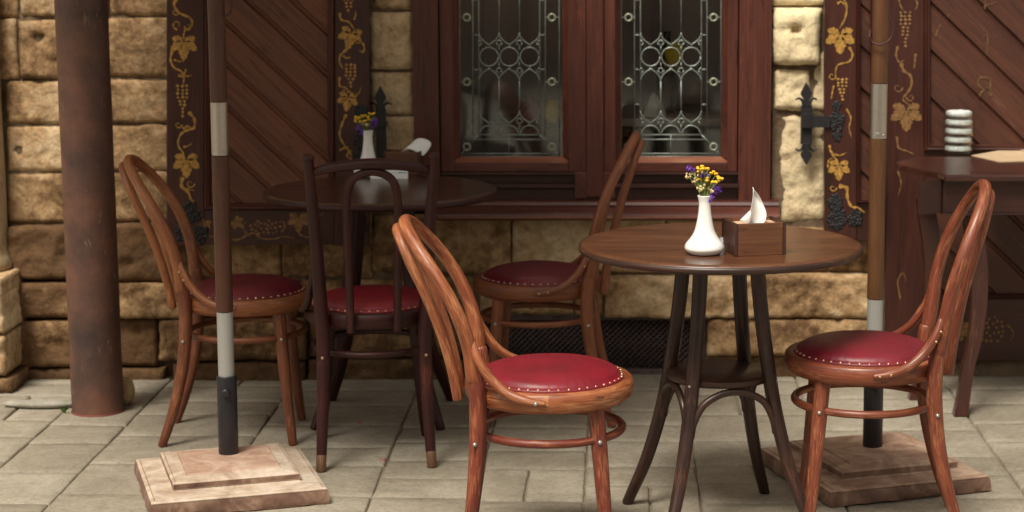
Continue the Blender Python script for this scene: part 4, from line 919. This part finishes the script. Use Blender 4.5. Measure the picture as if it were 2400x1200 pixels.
def sheet(name, grid, mat, label, cat, loc, rz, group=None, thick=.0012):
    m_ = MB(); nj = len(grid); ni = len(grid[0])
    for row in grid:
        for p in row: m_.v.append(Vector(p))
    for j in range(nj-1):
        for i in range(ni-1): a = j*ni+i; m_.face([a, a+1, a+ni+1, a+ni], [(0, 0)]*4)
    o = m_.build(name, mat, None); md = o.modifiers.new('sub', 'SUBSURF'); md.levels = md.render_levels = 2; md.subdivision_type = 'CATMULL_CLARK'; s2 = o.modifiers.new('sol', 'SOLIDIFY'); s2.thickness = thick
    o.location = loc; o.rotation_euler = (0, 0, rz); return tag(o, label, cat, group)
c1 = onz(1722, 611, .75); B1 = napkin_box('dark wooden napkin box beside the vase on the front table', c1, R(14)); B1.location.z += .0105
nm = []
rows = ((.066, .046, .086), (.084, .050, .099), (.100, .055, .1045), (.118, .0585, .099), (.132, .060, .092), (.146, .0625, .084), (.157, .0645, .0755), (.165, .0665, .0675))
for q_, (z, xl_, xr_) in enumerate(rows):
    nm.append([(xl_+(xr_-xl_)*t, .052+.012*math.sin(t*3.0+.3)+.004*math.sin(q_*1.1+t*4)+(t-.5)*.014, z+.004*math.sin(t*5)) for t in (0, .2, .4, .6, .8, 1)])
N1 = sheet('napkin', nm, M['paper'], 'white paper napkin standing up from the box on the front table', 'napkin', (c1.x, c1.y, .7607), R(14), 'paper napkins', .0007)
lb = MB(); g_ = [[(.052, .050, .070), (.040, .047, .076), (.030, .048, .082)], [(.056, .046, .084), (.042, .040, .086), (.026, .044, .087)], [(.060, .050, .102), (.048, .045, .098), (.036, .046, .093)], [(.062, .056, .112), (.058, .053, .110), (.053, .052, .107)]]
for row in g_:
    for p in row: lb.v.append(Vector(p))
for jj in range(3):
    for ii in range(2): a = jj*3+ii; lb.face([a, a+1, a+4, a+3], [(0, 0)]*4)
fo = lb.build('folded_corner', M['paper'], N1); md = fo.modifiers.new('sub', 'SUBSURF'); md.levels = md.render_levels = 2; sdm = fo.modifiers.new('sol', 'SOLIDIFY'); sdm.thickness = .0007
a = at(926, 392, T2.y-.02); c2 = onz(897, 411, .75); B2 = napkin_box('brown wooden napkin box on the rear table, right of its vase', c2, R(-3), .130, .085, .080)
sheet('napkin', [[(.052, .036, .064), (.066, .045, .066), (.082, .054, .068)], [(.060, .028, .080), (.076, .045, .093), (.092, .062, .106)], [(.082, .024, .092), (.098, .045, .108), (.112, .066, .124)], [(.112, .022, .082), (.128, .045, .100), (.142, .068, .118)], [(.134, .022, .058), (.150, .045, .080), (.164, .068, .104)]],
      M['paper'], 'white paper napkin drooping over the right edge of the box on the rear table', 'napkin', (c2.x, c2.y, .7502), R(-3), 'paper napkins')
# cards
def card(label, p, rz, w, h, ink, txt=None):
    root = thing('table_card', label, 'card', (p.x, p.y, .7502), rz, 'small white cards on the tables')
    m_ = MB(); m_.prism([(0, 0, 0), (w, 0, 0), (w, .006, h), (0, .006, h)], None, t=(0, .001, 0)); m_.build('card_front', M['paper'], root, smooth=False)
    m_ = MB(); m_.prism([(0, .013, 0), (w, .013, 0), (w, .0075, h), (0, .0075, h)], None, t=(0, .001, 0)); m_.build('card_back', M['paper'], root, smooth=False)
    return root
ca = onz(1688, 597, .75); r1 = card('little white card standing between vase and napkin box on the front table', ca, R(4), .045, .034, None); r1.location.z += .0105
def text(body, size, parent, loc, mat, rx=math.pi/2):
    cu = bpy.data.curves.new('txt', 'FONT'); cu.body = body; cu.size = size; cu.extrude = .0002; tmp = bpy.data.objects.new('tmp', cu); COL.objects.link(tmp)
    dg = bpy.context.evaluated_depsgraph_get(); me = bpy.data.meshes.new_from_object(tmp.evaluated_get(dg)); bpy.data.objects.remove(tmp)
    o = bpy.data.objects.new('printed_text', me); me.materials.clear(); me.materials.append(mat); COL.objects.link(o); o.parent = parent; o.location = loc; o.rotation_euler = (rx, 0, 0); return o
text('ПР', .009, r1, (.004, .0018, .013), M['ink_dark'], math.pi/2-.17)
cb = onz(868, 419, .75); r2 = card('low white card with a blue line lying before the box on the rear table', cb, R(0), .126, .028, None)
m_ = MB(); m_.prism([(.092, .0032, .019), (.121, .0032, .019), (.121, .0037, .0215), (.092, .0037, .0215)], None, t=(0, -.0006, 0)); m_.build('blue_line', M['ink'], r2, smooth=False)
m_ = MB()
for i in range(9): m_.prism([(.03+i*.0062, .0032, .0185), (.0345+i*.0062, .0032, .0185), (.0345+i*.0062, .0036, .0210), (.03+i*.0062, .0036, .0210)], None, t=(0, -.0004, 0))
M['faint'] = plain('faint_print', (.62, .66, .70), .8); m_.build('faint_print', M['faint'], r2, smooth=False)
# ------------------------------------------------------------------ umbrellas and their stands
def umbrella_stand(label, x, y, rz, s=.5, mat=None, tilt=0, cx_=0, cy_=0):
    root = thing('umbrella_stand', label, 'umbrella stand', (x, y, 0), rz, 'stone umbrella stands'); mat = mat or M['marble']
    m_ = MB(); h = s/2
    def ring(rr, z, wob=0): return [Vector((sx*rr+cx_, sy*rr+cy_, z)) for sx, sy in ((-1, -1), (1, -1), (1, 1), (-1, 1))]
    def tier(rs, mb, close=True):
        b0 = len(mb.v)
        for r_ in rs: mb.v += r_
        for i in range(len(rs)-1):
            for q in range(4): idx = [b0+i*4+q, b0+i*4+(q+1) % 4, b0+(i+1)*4+(q+1) % 4, b0+(i+1)*4+q]; mb.face(idx, [(0, 0)]*4, 1 if (abs(rs[i][0].x-rs[i+1][0].x) < 1e-6 or rs[i+1][0].z < rs[i][0].z) else 0)  # browner marble on upright faces; in the grooves it puts crease shade into the colour
        for i in (0, len(rs)-1): mb.face([b0+i*4+q for q in range(4)], [(0, 0)]*4)
    # rough lower edge, subdivided & chipped
    e = MB(); n = 40
    bot = []; 
    corners = [(-h, -h), (h, -h), (h, h), (-h, h)]
    for (z, off) in ((.0, .004), (.006, .0), (.018, -.001), (.034, 0), (.042, .002)):
        ringp = []
        for q in range(4):
            a, b = Vector(corners[q]), Vector(corners[(q+1) % 4])
            for i in range(n):
                p = a.lerp(b, i/n); d = p.normalized(); nz_ = noise.noise(Vector((p.x*22, p.y*22, z*40+x)))*.006*(1 if z < .03 else .3); pp = p*(1-off/h)+d*nz_; ringp.append(Vector((pp.x+cx_, pp.y+cy_, max(0, z+(noise.noise(Vector((p.x*30, p.y*30, x)))*.006+.002 if z < .003 else 0)))))
        bot.append(ringp)
    b0 = len(e.v)
    for r_ in bot: e.v += r_
    L = 4*n
    for i in range(len(bot)-1):
        for q in range(L): e.face([b0+i*L+q, b0+i*L+(q+1) % L, b0+(i+1)*L+(q+1) % L, b0+(i+1)*L+q], [(0, 0)]*4)
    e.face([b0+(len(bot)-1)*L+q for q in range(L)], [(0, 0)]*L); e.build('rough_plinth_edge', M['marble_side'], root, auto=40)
    tier([ring(h-.004, .0425), ring(h-.003, .046), ring(h-.012, .050), ring(h-.0155, .0470), ring(h-.0170, .0515), ring(h-.066, .0565), ring(h-.068, .060)], m_)
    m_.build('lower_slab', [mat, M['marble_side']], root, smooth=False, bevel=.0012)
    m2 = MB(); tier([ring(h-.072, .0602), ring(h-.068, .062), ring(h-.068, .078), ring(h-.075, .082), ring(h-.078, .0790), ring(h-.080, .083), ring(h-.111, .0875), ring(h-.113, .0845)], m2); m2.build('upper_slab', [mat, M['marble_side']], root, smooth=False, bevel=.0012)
    m3 = MB(); tier([ring(h-.1135, .0850), ring(h-.1135, .0850), ring(h-.117, .0905)], m3); m3.build('top_plate', M['plate'] if mat is M['marble'] else mat, root, smooth=False, bevel=.001)
    m4 = MB(); m4.lathe([(.027, .0), (.0285, .002), (.0285, .226), (.0275, .229), (.025, .229), (.025, .2)], 32, (0, 0, .0906)); t_ = m4.build('socket_tube', M['black_tube'], root)
    m5 = MB(); a = R(-85)-rz; d = Vector((math.cos(a), math.sin(a), 0)); m5.tube([d*.026+Vector((0, 0, .275)), d*.038+Vector((0, 0, .275))], [.013, .0125], seg=16); m5.build('clamp_knob', M['black_tube'], t_)
    return root
def canopy(root, z, r_, mat):  # unseen, above the view; added and sized to shade the wall and paving
    m_ = MB(); n = 8; rings = ((.02, 0), (.35, -.13), (.7, -.27), (1.0, -.40))
    b = len(m_.v)
    for q, dz in rings:
        for i in range(n): a = 2*math.pi*(i+.5)/n; m_.v.append(Vector((math.cos(a)*r_*q, math.sin(a)*r_*q, z+.40+dz)))
    for j in range(3):
        for i in range(n): i2 = (i+1) % n; m_.face([b+j*n+i, b+j*n+i2, b+(j+1)*n+i2, b+(j+1)*n+i], [(0, 0)]*4)
    o = m_.build('canopy', mat, root, smooth=False); s_ = o.modifiers.new('sol', 'SOLIDIFY'); s_.thickness = .003
    for i in range(n):
        a = 2*math.pi*(i+.5)/n; d = Vector((math.cos(a), math.sin(a), 0)); m_ = MB(); m_.tube([d*.03+Vector((0, 0, z+.38)), d*r_*.98+Vector((0, 0, z-.012))], .009, seg=6); m_.tube([d*.03+Vector((0, 0, z-.15)), d*r_*.5+Vector((0, 0, z+.17))], .008, seg=6); m_.build('rib', M['pole'], root)
def umbrella(label, x, y, segs, zc, r_, tilt=(0, 0), pm=None):
    root = thing('patio_umbrella', label, 'umbrella', (x, y, 0), 0, 'garden umbrellas with wooden poles'); root.rotation_euler = (tilt[0], tilt[1], 0); pm = pm or M['pole']
    for (z0, z1, kind) in segs:
        m_ = MB(); rr = {'wood': .0240, 'alu': .0238, 'tube': .0228}[kind]
        m_.lathe([(rr-.002, 0), (rr, .0015), (rr, z1-z0-.0015), (rr-.002, z1-z0)], 32, (0, 0, z0), planar=False)
        # grain runs up the pole
        m_.uv = [[(v, u) for u, v in q] for q in m_.uv]
        o = m_.build({'wood': 'wooden_pole', 'alu': 'metal_joint', 'tube': 'metal_sleeve'}[kind], {'wood': pm, 'alu': M['alu'], 'tube': M['white_tube']}[kind], root, auto=50)
        if kind == 'alu':
            q = MB(); a = R(-60); q.blob((.0238*math.cos(a), .0238*math.sin(a), z0+.012), .0035, 8, 5); q.tube([(.0240*math.cos(R(t_)), .0240*math.sin(R(t_)), z0+.018) for t_ in range(0, 360, 12)], .0007, seg=4, closed=True); q.build('rivet', M['steel'], o)
    if r_ < .3:      # folded: unseen pleated cloth round the pole, closed to let sun past
        m_ = MB(); m_.lathe([(.03, 0), (.10, .01), (.115, .2), (.10, .55), (.06, .85), (.03, .95)], 48, (0, 0, zc), planar=False)
        for i_, v in enumerate(m_.v):
            a_ = math.atan2(v.y, v.x); q = 1+.22*math.cos(a_*8)*(math.hypot(v.x, v.y)/.115); m_.v[i_] = Vector((v.x*q, v.y*q, v.z))
        m_.build('canopy', M['canvas'], root); return root
    canopy(root, zc, r_, M['canvas']); return root
def zy(py, Y): return at(1400, py, Y).z
PL_ = onz(536, 1062, .09); PR_ = onz(2045, 1045, .09)
a, b, c_, d = onz(345, 1180, .05), onz(778, 1142, .05), onz(318, 1072, .05), onz(700, 1045, .05); cen = (a+b+c_+d)/4; rzL = math.atan2(b.y-a.y, b.x-a.x)
off = Matrix.Rotation(-rzL, 3, 'Z') @ (cen-PL_); umbrella_stand('pale pink stepped marble umbrella base on the left, before the orange chair', PL_.x, PL_.y, rzL, .485, M['marble'], 0, off.x, off.y)
a, b, c_, d = onz(1925, 1150, .05), onz(2328, 1110, .05), onz(1805, 1060, .05), onz(2115, 1008, .05); cen = (a+b+c_+d)/4; rzR = math.atan2(b.y-a.y, b.x-a.x)
off = Matrix.Rotation(-rzR, 3, 'Z') @ (cen-PR_); umbrella_stand('tan stepped marble umbrella base behind the reddish chair on the right', PR_.x, PR_.y, rzR, .50, M['marble2'], 0, off.x, off.y)
Yp = PL_.y
U1 = umbrella('dark wooden umbrella pole with silver joint standing on the left', PL_.x, Yp, [(.20, zy(730, Yp), 'tube'), (zy(730, Yp), zy(364, Yp), 'wood'), (zy(364, Yp), zy(238, Yp), 'alu'), (zy(238, Yp), 2.55, 'wood')], 2.20, 1.12)
Yp = PR_.y
U2 = umbrella('lighter brown umbrella pole with silver joint and hanging cord, on the right', PR_.x, Yp, [(.20, zy(700, Yp), 'tube'), (zy(700, Yp), zy(325, Yp), 'wood'), (zy(325, Yp), zy(195, Yp), 'alu'), (zy(195, Yp), 2.85, 'wood')], 1.86, .12, pm=M['pole2'])
def local(px, py, Y, root): p = at(px, py, Y); return p-Vector(root.location)
Yc = PR_.y-.03
m_ = MB(); m_.tube([local(2082, -60, Yc, U2), local(2084, 20, Yc, U2), local(2087, 45, Yc, U2), local(2095, 66, Yc, U2), local(2086, 92, Yc, U2), local(2064, 105, Yc-.01, U2), local(2044, 98, Yc, U2), local(2038, 84, Yc, U2), local(2041, 70, Yc+.02, U2)], .003, seg=7, n=40); m_.build('cord', M['cord'], U2)
Yc = PL_.y-.01
m_ = MB(); m_.tube([local(536, -60, Yc, U1), local(538, -10, Yc, U1), local(543, 16, Yc, U1), local(538, 32, Yc, U1), local(526, 38, Yc, U1)], .003, seg=7, n=24); m_.build('cord', M['cord'], U1)
# ------------------------------------------------------------------ console table
ct0 = onz(2262, 972, 0); CZ = at(2300, 402, ct0.y-.05).z
con = thing('console_table', 'dark wooden console table with curved legs at the right edge, against the door', 'table', (ct0.x, ct0.y, 0))
def cl(px, py, z): p = onz(px, py, z); return Vector((p.x-ct0.x, p.y-ct0.y, z))
q = [cl(2215, 410, CZ), cl(2198, 404, CZ), cl(2104, 384, CZ), cl(2100, 379, CZ), cl(2112, 375, CZ), cl(2150, 367, CZ)]
xr = cl(2215, 410, CZ).x+1.05; q = [Vector((xr-.06, q[0].y, CZ)), Vector((q[0].x+.06, q[0].y+.004, CZ))]+q+[Vector((q[-1].x, q[-1].y, CZ)), Vector((xr+.08, q[-1].y, CZ)), Vector((xr+.02, q[0].y+.08, CZ))]
m_ = MB(); m_.prism(q, None, t=(0, 0, -.022), grain=0); m_.build('tabletop', M['console'], con, smooth=False, bevel=.006)
ya, yb = q[2].y+.045, q[-1].y-.07; x0_ = -.105
m_ = MB(); m_.box(x0_, xr-.1, ya, ya+.02, CZ-.128, CZ-.0225, 0); m_.box(x0_-.004, xr-.096, ya-.006, ya+.016, CZ-.134, CZ-.1285, 0)
m_.build('apron', M['frame_dark'], con, smooth=False, bevel=.002)
m_ = MB(); m_.prism([(x0_, ya+.021, CZ-.128), (x0_-.085, yb, CZ-.128), (x0_-.085, yb, CZ-.0225), (x0_, ya+.021, CZ-.0225)], None, t=(.02, 0, 0), grain=1); m_.build('side_apron', M['frame_dark'], con, smooth=False)
def cab(x, y, flip=1):
    m_ = MB(); seq = [(CZ-.13, .026, .0), (CZ-.20, .030, .012), (CZ-.32, .028, .028), (CZ-.44, .025, .032), (CZ-.56, .021, .022), (CZ-.66, .020, .002), (.05, .021, -.010), (.012, .023, -.016), (0.001, .023, -.018)]
    P, Rr = resample([Vector((x+s_*flip, y-abs(s_)*.3, z)) for z, r_, s_ in seq], [r_ for _, r_, _ in seq], 28)
    b0 = len(m_.v)
    for p, r_ in zip(P, Rr):
        for sx, sy in ((-1, -1), (1, -1), (1, 1), (-1, 1)): m_.v.append(p+Vector((sx*r_, sy*r_, 0)))
    for i in range(len(P)-1):
        for k_ in range(4): idx = [b0+i*4+k_, b0+i*4+(k_+1) % 4, b0+(i+1)*4+(k_+1) % 4, b0+(i+1)*4+k_]; m_.face(idx, [(m_.v[t_].z, m_.v[t_].x+m_.v[t_].y) for t_ in idx])
    for i in (0, len(P)-1): m_.face([b0+i*4+k_ for k_ in range(4)], [(0, 0)]*4)
    return m_.build('leg', M['console'], con, smooth=False, bevel=.004)
cab(.0, .0, 1); cab(xr-.14, 0, -1); bl = onz(2150, 925, 0); cab(bl.x-ct0.x+.0, min(bl.y-ct0.y, .22), 1); cab(xr-.08, .22, -1)
m_ = MB(); pa = at(2157, 440, ct0.y+ya-.03); pa = pa-Vector((ct0.x, ct0.y, 0))
lx, ly = x0_-.001, ya-.001
m_.prism([(lx-.03, ly+.05, CZ-.075), (lx-.018, ly+.03, CZ-.10), (lx-.006, ly+.012, CZ-.08), (lx-.006, ly+.012, CZ-.045), (lx-.018, ly+.03, CZ-.03)], None, t=(-.004, -.001, 0)); m_.build('carved_leaf', M['bead'], con, smooth=False)
# glass ashtrays stack
gx_ = onz(2246, 360, CZ)
def ashtray(i, lab):
    m_ = MB(); r_ = .0535+rnd.uniform(-.001, .001); h_ = .0285
    m_.lathe([(0, 0), (r_-.012, 0), (r_-.003, .0015), (r_, .004), (r_, .018), (r_, h_-.001), (r_-.003, h_+.0005), (r_-.008, h_), (r_-.0065, h_-.006), (r_-.007, .012), (r_-.010, .0088), (0, .0082)], 40, planar=False)
    o = m_.build('glass_dish', M['tray_glass'], None); o.location = (gx_.x+rnd.uniform(-.002, .002), gx_.y, CZ+.0006+i*.0302); tag(o, lab, 'dish', 'glass dishes stacked on the console table')
    m_ = MB(); m_.lathe([(0, .0092), (r_-.022, .0096), (r_-.009, .0115), (r_-.0075, .0145), (r_-.0075, .023), (r_-.011, .0265), (0, .0272)], 24)
    for ii, v in enumerate(m_.v): m_.v[ii] = v+Vector((0, 0, .002*noise.noise(v*80+Vector((i, 0, 0)))))
    f_ = m_.build('white_filling', M['fill'], o)
M['fill'] = plain('white_filling', (.86, .89, .84), .5, 0, 60, .2, .002)
for i, n_ in enumerate(('lowest glass dish of the stack, resting on the console table', 'second glass dish from the bottom of the stack on the console table', 'middle glass dish of the stack of five on the console table', 'fourth glass dish from the bottom, just under the top one', 'topmost glass dish of the stack on the console table')): ashtray(i, n_)
pp = [cl(2276, 366, CZ), cl(2340, 381, CZ), cl(2460, 378, CZ), cl(2480, 352, CZ), cl(2372, 349, CZ)]
m_ = MB(); m_.prism([p+Vector((ct0.x, ct0.y, .0007)) for p in pp], None, t=(0, 0, .0022)); o = m_.build('kraft_paper_menu', M['kraft'], None, smooth=False); tag(o, 'large sheet of kraft paper lying flat on the console table beside the glass dishes', 'paper', 'kraft papers on the console table')
pp = [cl(2376, 350, CZ), cl(2392, 343, CZ), cl(2490, 343, CZ), cl(2500, 362, CZ), cl(2400, 358, CZ)]
m_ = MB(); m_.prism([p+Vector((ct0.x, ct0.y, .0042)) for p in pp], None, t=(0, 0, .002)); o = m_.build('kraft_paper_menu', M['kraft'], None, smooth=False); tag(o, 'smaller kraft paper lying on top of the larger sheet, at the right edge', 'paper', 'kraft papers on the console table')
# ------------------------------------------------------------------ things inside, behind the glass
def inside(px, py, Y): return at(px, py, Y)
p = inside(1520, 275, 7.2); zt_ = p.z
tb = thing('interior_table', 'pale topped table inside the room behind the right window pane', 'table', (p.x, 7.46, 0)); m_ = MB(); m_.box(-.20, .42, -.30, .3, zt_-.03, zt_); M['cloth'] = plain('pale_cloth', (.55, .52, .50), .8); m_.build('tabletop', M['cloth'], tb, smooth=False, bevel=.006); m_ = MB(); m_.tube([(0, 0, .03), (0, 0, zt_-.03)], .04, seg=14); m_.build('pedestal', M['frame_dark'], tb)
m_ = MB(); m_.lathe([(.050, 0), (.045, .012), (.012, .075), (.002, .085)], 5); o = m_.build('folded_napkin', M['paper'], None, smooth=False); q_ = inside(1532, 250, 7.24); o.location = (q_.x, 7.24, zt_+.001); tag(o, 'white folded napkin standing inside behind the right pane', 'napkin')
m_ = MB(); m_.lathe([(.036, 0), (.038, .01), (.038, .17), (.030, .20), (.014, .225), (.013, .29), (.015, .30), (.0, .30)], 24); M['bottle'] = plain('dark_bottle_glass', (.012, .010, .014), .12, 0, 10, .1, 0, coat=.5); o = m_.build('bottle', M['bottle'], None); q_ = inside(1562, 250, 7.34); o.location = (q_.x, 7.34, zt_+.001); tag(o, 'dark bottle standing inside behind the right pane', 'bottle')
M['yell'] = plain('yellow_shade', (.92, .60, .02), .6)
def lampy(px, py, Y, r_, zb, lab, par=None):
    q_ = inside(px, py, Y); t_ = thing('yellow_ornament', lab, 'ornament', (q_.x, Y, zb)); m_ = MB(); m_.lathe([(.0, 0), (.035, .0), (.035, .008), (.006, .014), (.006, q_.z-zb-r_)], 16); m_.build('stand', M['iron'], t_)
    m_ = MB(); m_.blob((0, 0, q_.z-zb), r_, 16, 10, sz=1.25); m_.build('bulb', M['yell'], t_)
lampy(1582, 125, 7.24, .038, zt_+.001, 'yellow oval ornament inside behind the right pane')
p2 = inside(1255, 296, 7.25); t2 = thing('interior_table', 'low dark table inside the room behind the left window pane', 'table', (p2.x+.05, 7.48, 0)); m_ = MB(); m_.box(-.3, .3, -.30, .25, p2.z-.03, p2.z); m_.build('tabletop', M['frame'], t2, smooth=False, bevel=.006); m_ = MB(); m_.tube([(0, 0, .03), (0, 0, p2.z-.03)], .04, seg=14); m_.build('pedestal', M['frame_dark'], t2)
lampy(1296, 262, 7.22, .036, p2.z+.001, 'yellow round ornament inside behind the left pane')
q_ = inside(1243, 255, 7.24); m_ = MB(); m_.lathe([(.02, 0), (.045, .02), (.05, .05), (.035, .085), (.015, .10), (.018, .115), (.0, .115)], 24); M['burg'] = plain('burgundy_glaze', (.22, .015, .04), .2, 0, 10, .1, 0, coat=.5); o = m_.build('round_jug', M['burg'], None); o.location = (q_.x, 7.24, p2.z+.001); tag(o, 'round burgundy jug inside behind the left pane', 'jug')
# ------------------------------------------------------------------ the house across the street, mirrored in the panes
ob = thing('opposite_building', 'pale plaster house across the street, mirrored faintly in the leaded window panes', 'building', (0, -9, 0))
M['plaster'] = plain('warm_plaster', (.55, .43, .32), .9, 0, 1.5, .2); M['plinth'] = plain('brown_plinth', (.40, .28, .24), .9, 0, 2, .3)
openings = [(-6.4, -5.2), (-3.4, -2.2), (-.5, .7), (2.2, 3.4), (5.0, 6.2)]
m_ = MB(); xs = [-9]+[v for o_ in openings for v in o_]+[9]
for i in range(0, len(xs), 2): m_.box(xs[i], xs[i+1], -.4, 0, .6, 6.5)
for a, b in openings: m_.box(a, b, -.4, 0, 2.4, 3.5); m_.box(a, b, -.4, 0, 5.2, 6.5)
m_.build('wall', M['plaster'], ob, smooth=False)
m_ = MB()
for i in range(0, len(xs), 2): m_.box(xs[i], xs[i+1], -.4, .05, 0, .598)
m_.build('plinth', M['plinth'], ob, smooth=False)
for k_, (a, b) in enumerate(openings):
    m_ = MB(); m_.box(a, b, -.25, -.18, 0, 2.4); m_.box(a+.1, b-.1, -.18, -.15, .2, 1.0); m_.box(a+.1, b-.1, -.18, -.15, 1.2, 2.2); m_.build('door', M['frame'], ob, smooth=False)
    m_ = MB(); m_.box(a, b, -.25, -.18, 3.5, 5.2); m_.build('window', M['bottle_dark'], ob, smooth=False)
m_ = MB(); m_.box(-9.2, 9.2, -4, .4, 6.5, 6.7); m_.build('roof', M['plinth'], ob, smooth=False)
# ------------------------------------------------------------------ light
SUN_EL, SUN_AZ = R(58), R(205)      # azimuth measured from +Y clockwise: behind the camera, to the left
w = bpy.data.worlds.new('World'); S.world = w; w.use_nodes = True; nt = w.node_tree; bg = nt.nodes['Background']
sk = nt.nodes.new('ShaderNodeTexSky'); sk.sky_type = 'NISHITA'; sk.sun_disc = False; sk.sun_elevation = SUN_EL; sk.sun_rotation = SUN_AZ; sk.dust_density = 4; sk.air_density = 1; sk.ozone_density = .6
hs = nt.nodes.new('ShaderNodeHueSaturation'); hs.inputs['Saturation'].default_value = .22; lk(nt, sk.outputs[0], hs.inputs['Color'])   # overcast: the blue washed out
mw = nt.nodes.new('ShaderNodeMix'); mw.data_type = 'RGBA'; mw.blend_type = 'MULTIPLY'; mw.inputs[0].default_value = 1; lk(nt, hs.outputs[0], mw.inputs[6]); mw.inputs[7].default_value = (1, .92, .80, 1)
lk(nt, mw.outputs[2], bg.inputs[0]); bg.inputs[1].default_value = .092
sd = bpy.data.lights.new('sun', 'SUN'); so = bpy.data.objects.new('sun', sd); COL.objects.link(so); sd.energy = 2.8; sd.angle = R(18); sd.color = (1, .93, .82)
dirv = Vector((math.sin(SUN_AZ)*math.cos(SUN_EL), math.cos(SUN_AZ)*math.cos(SUN_EL), math.sin(SUN_EL)))
so.rotation_euler = dirv.to_track_quat('Z', 'Y').to_euler()
vs = S.view_settings; vs.view_transform = 'Standard'; vs.look = 'None'; vs.gamma = 1; vs.exposure = .55; vs.use_curve_mapping = False
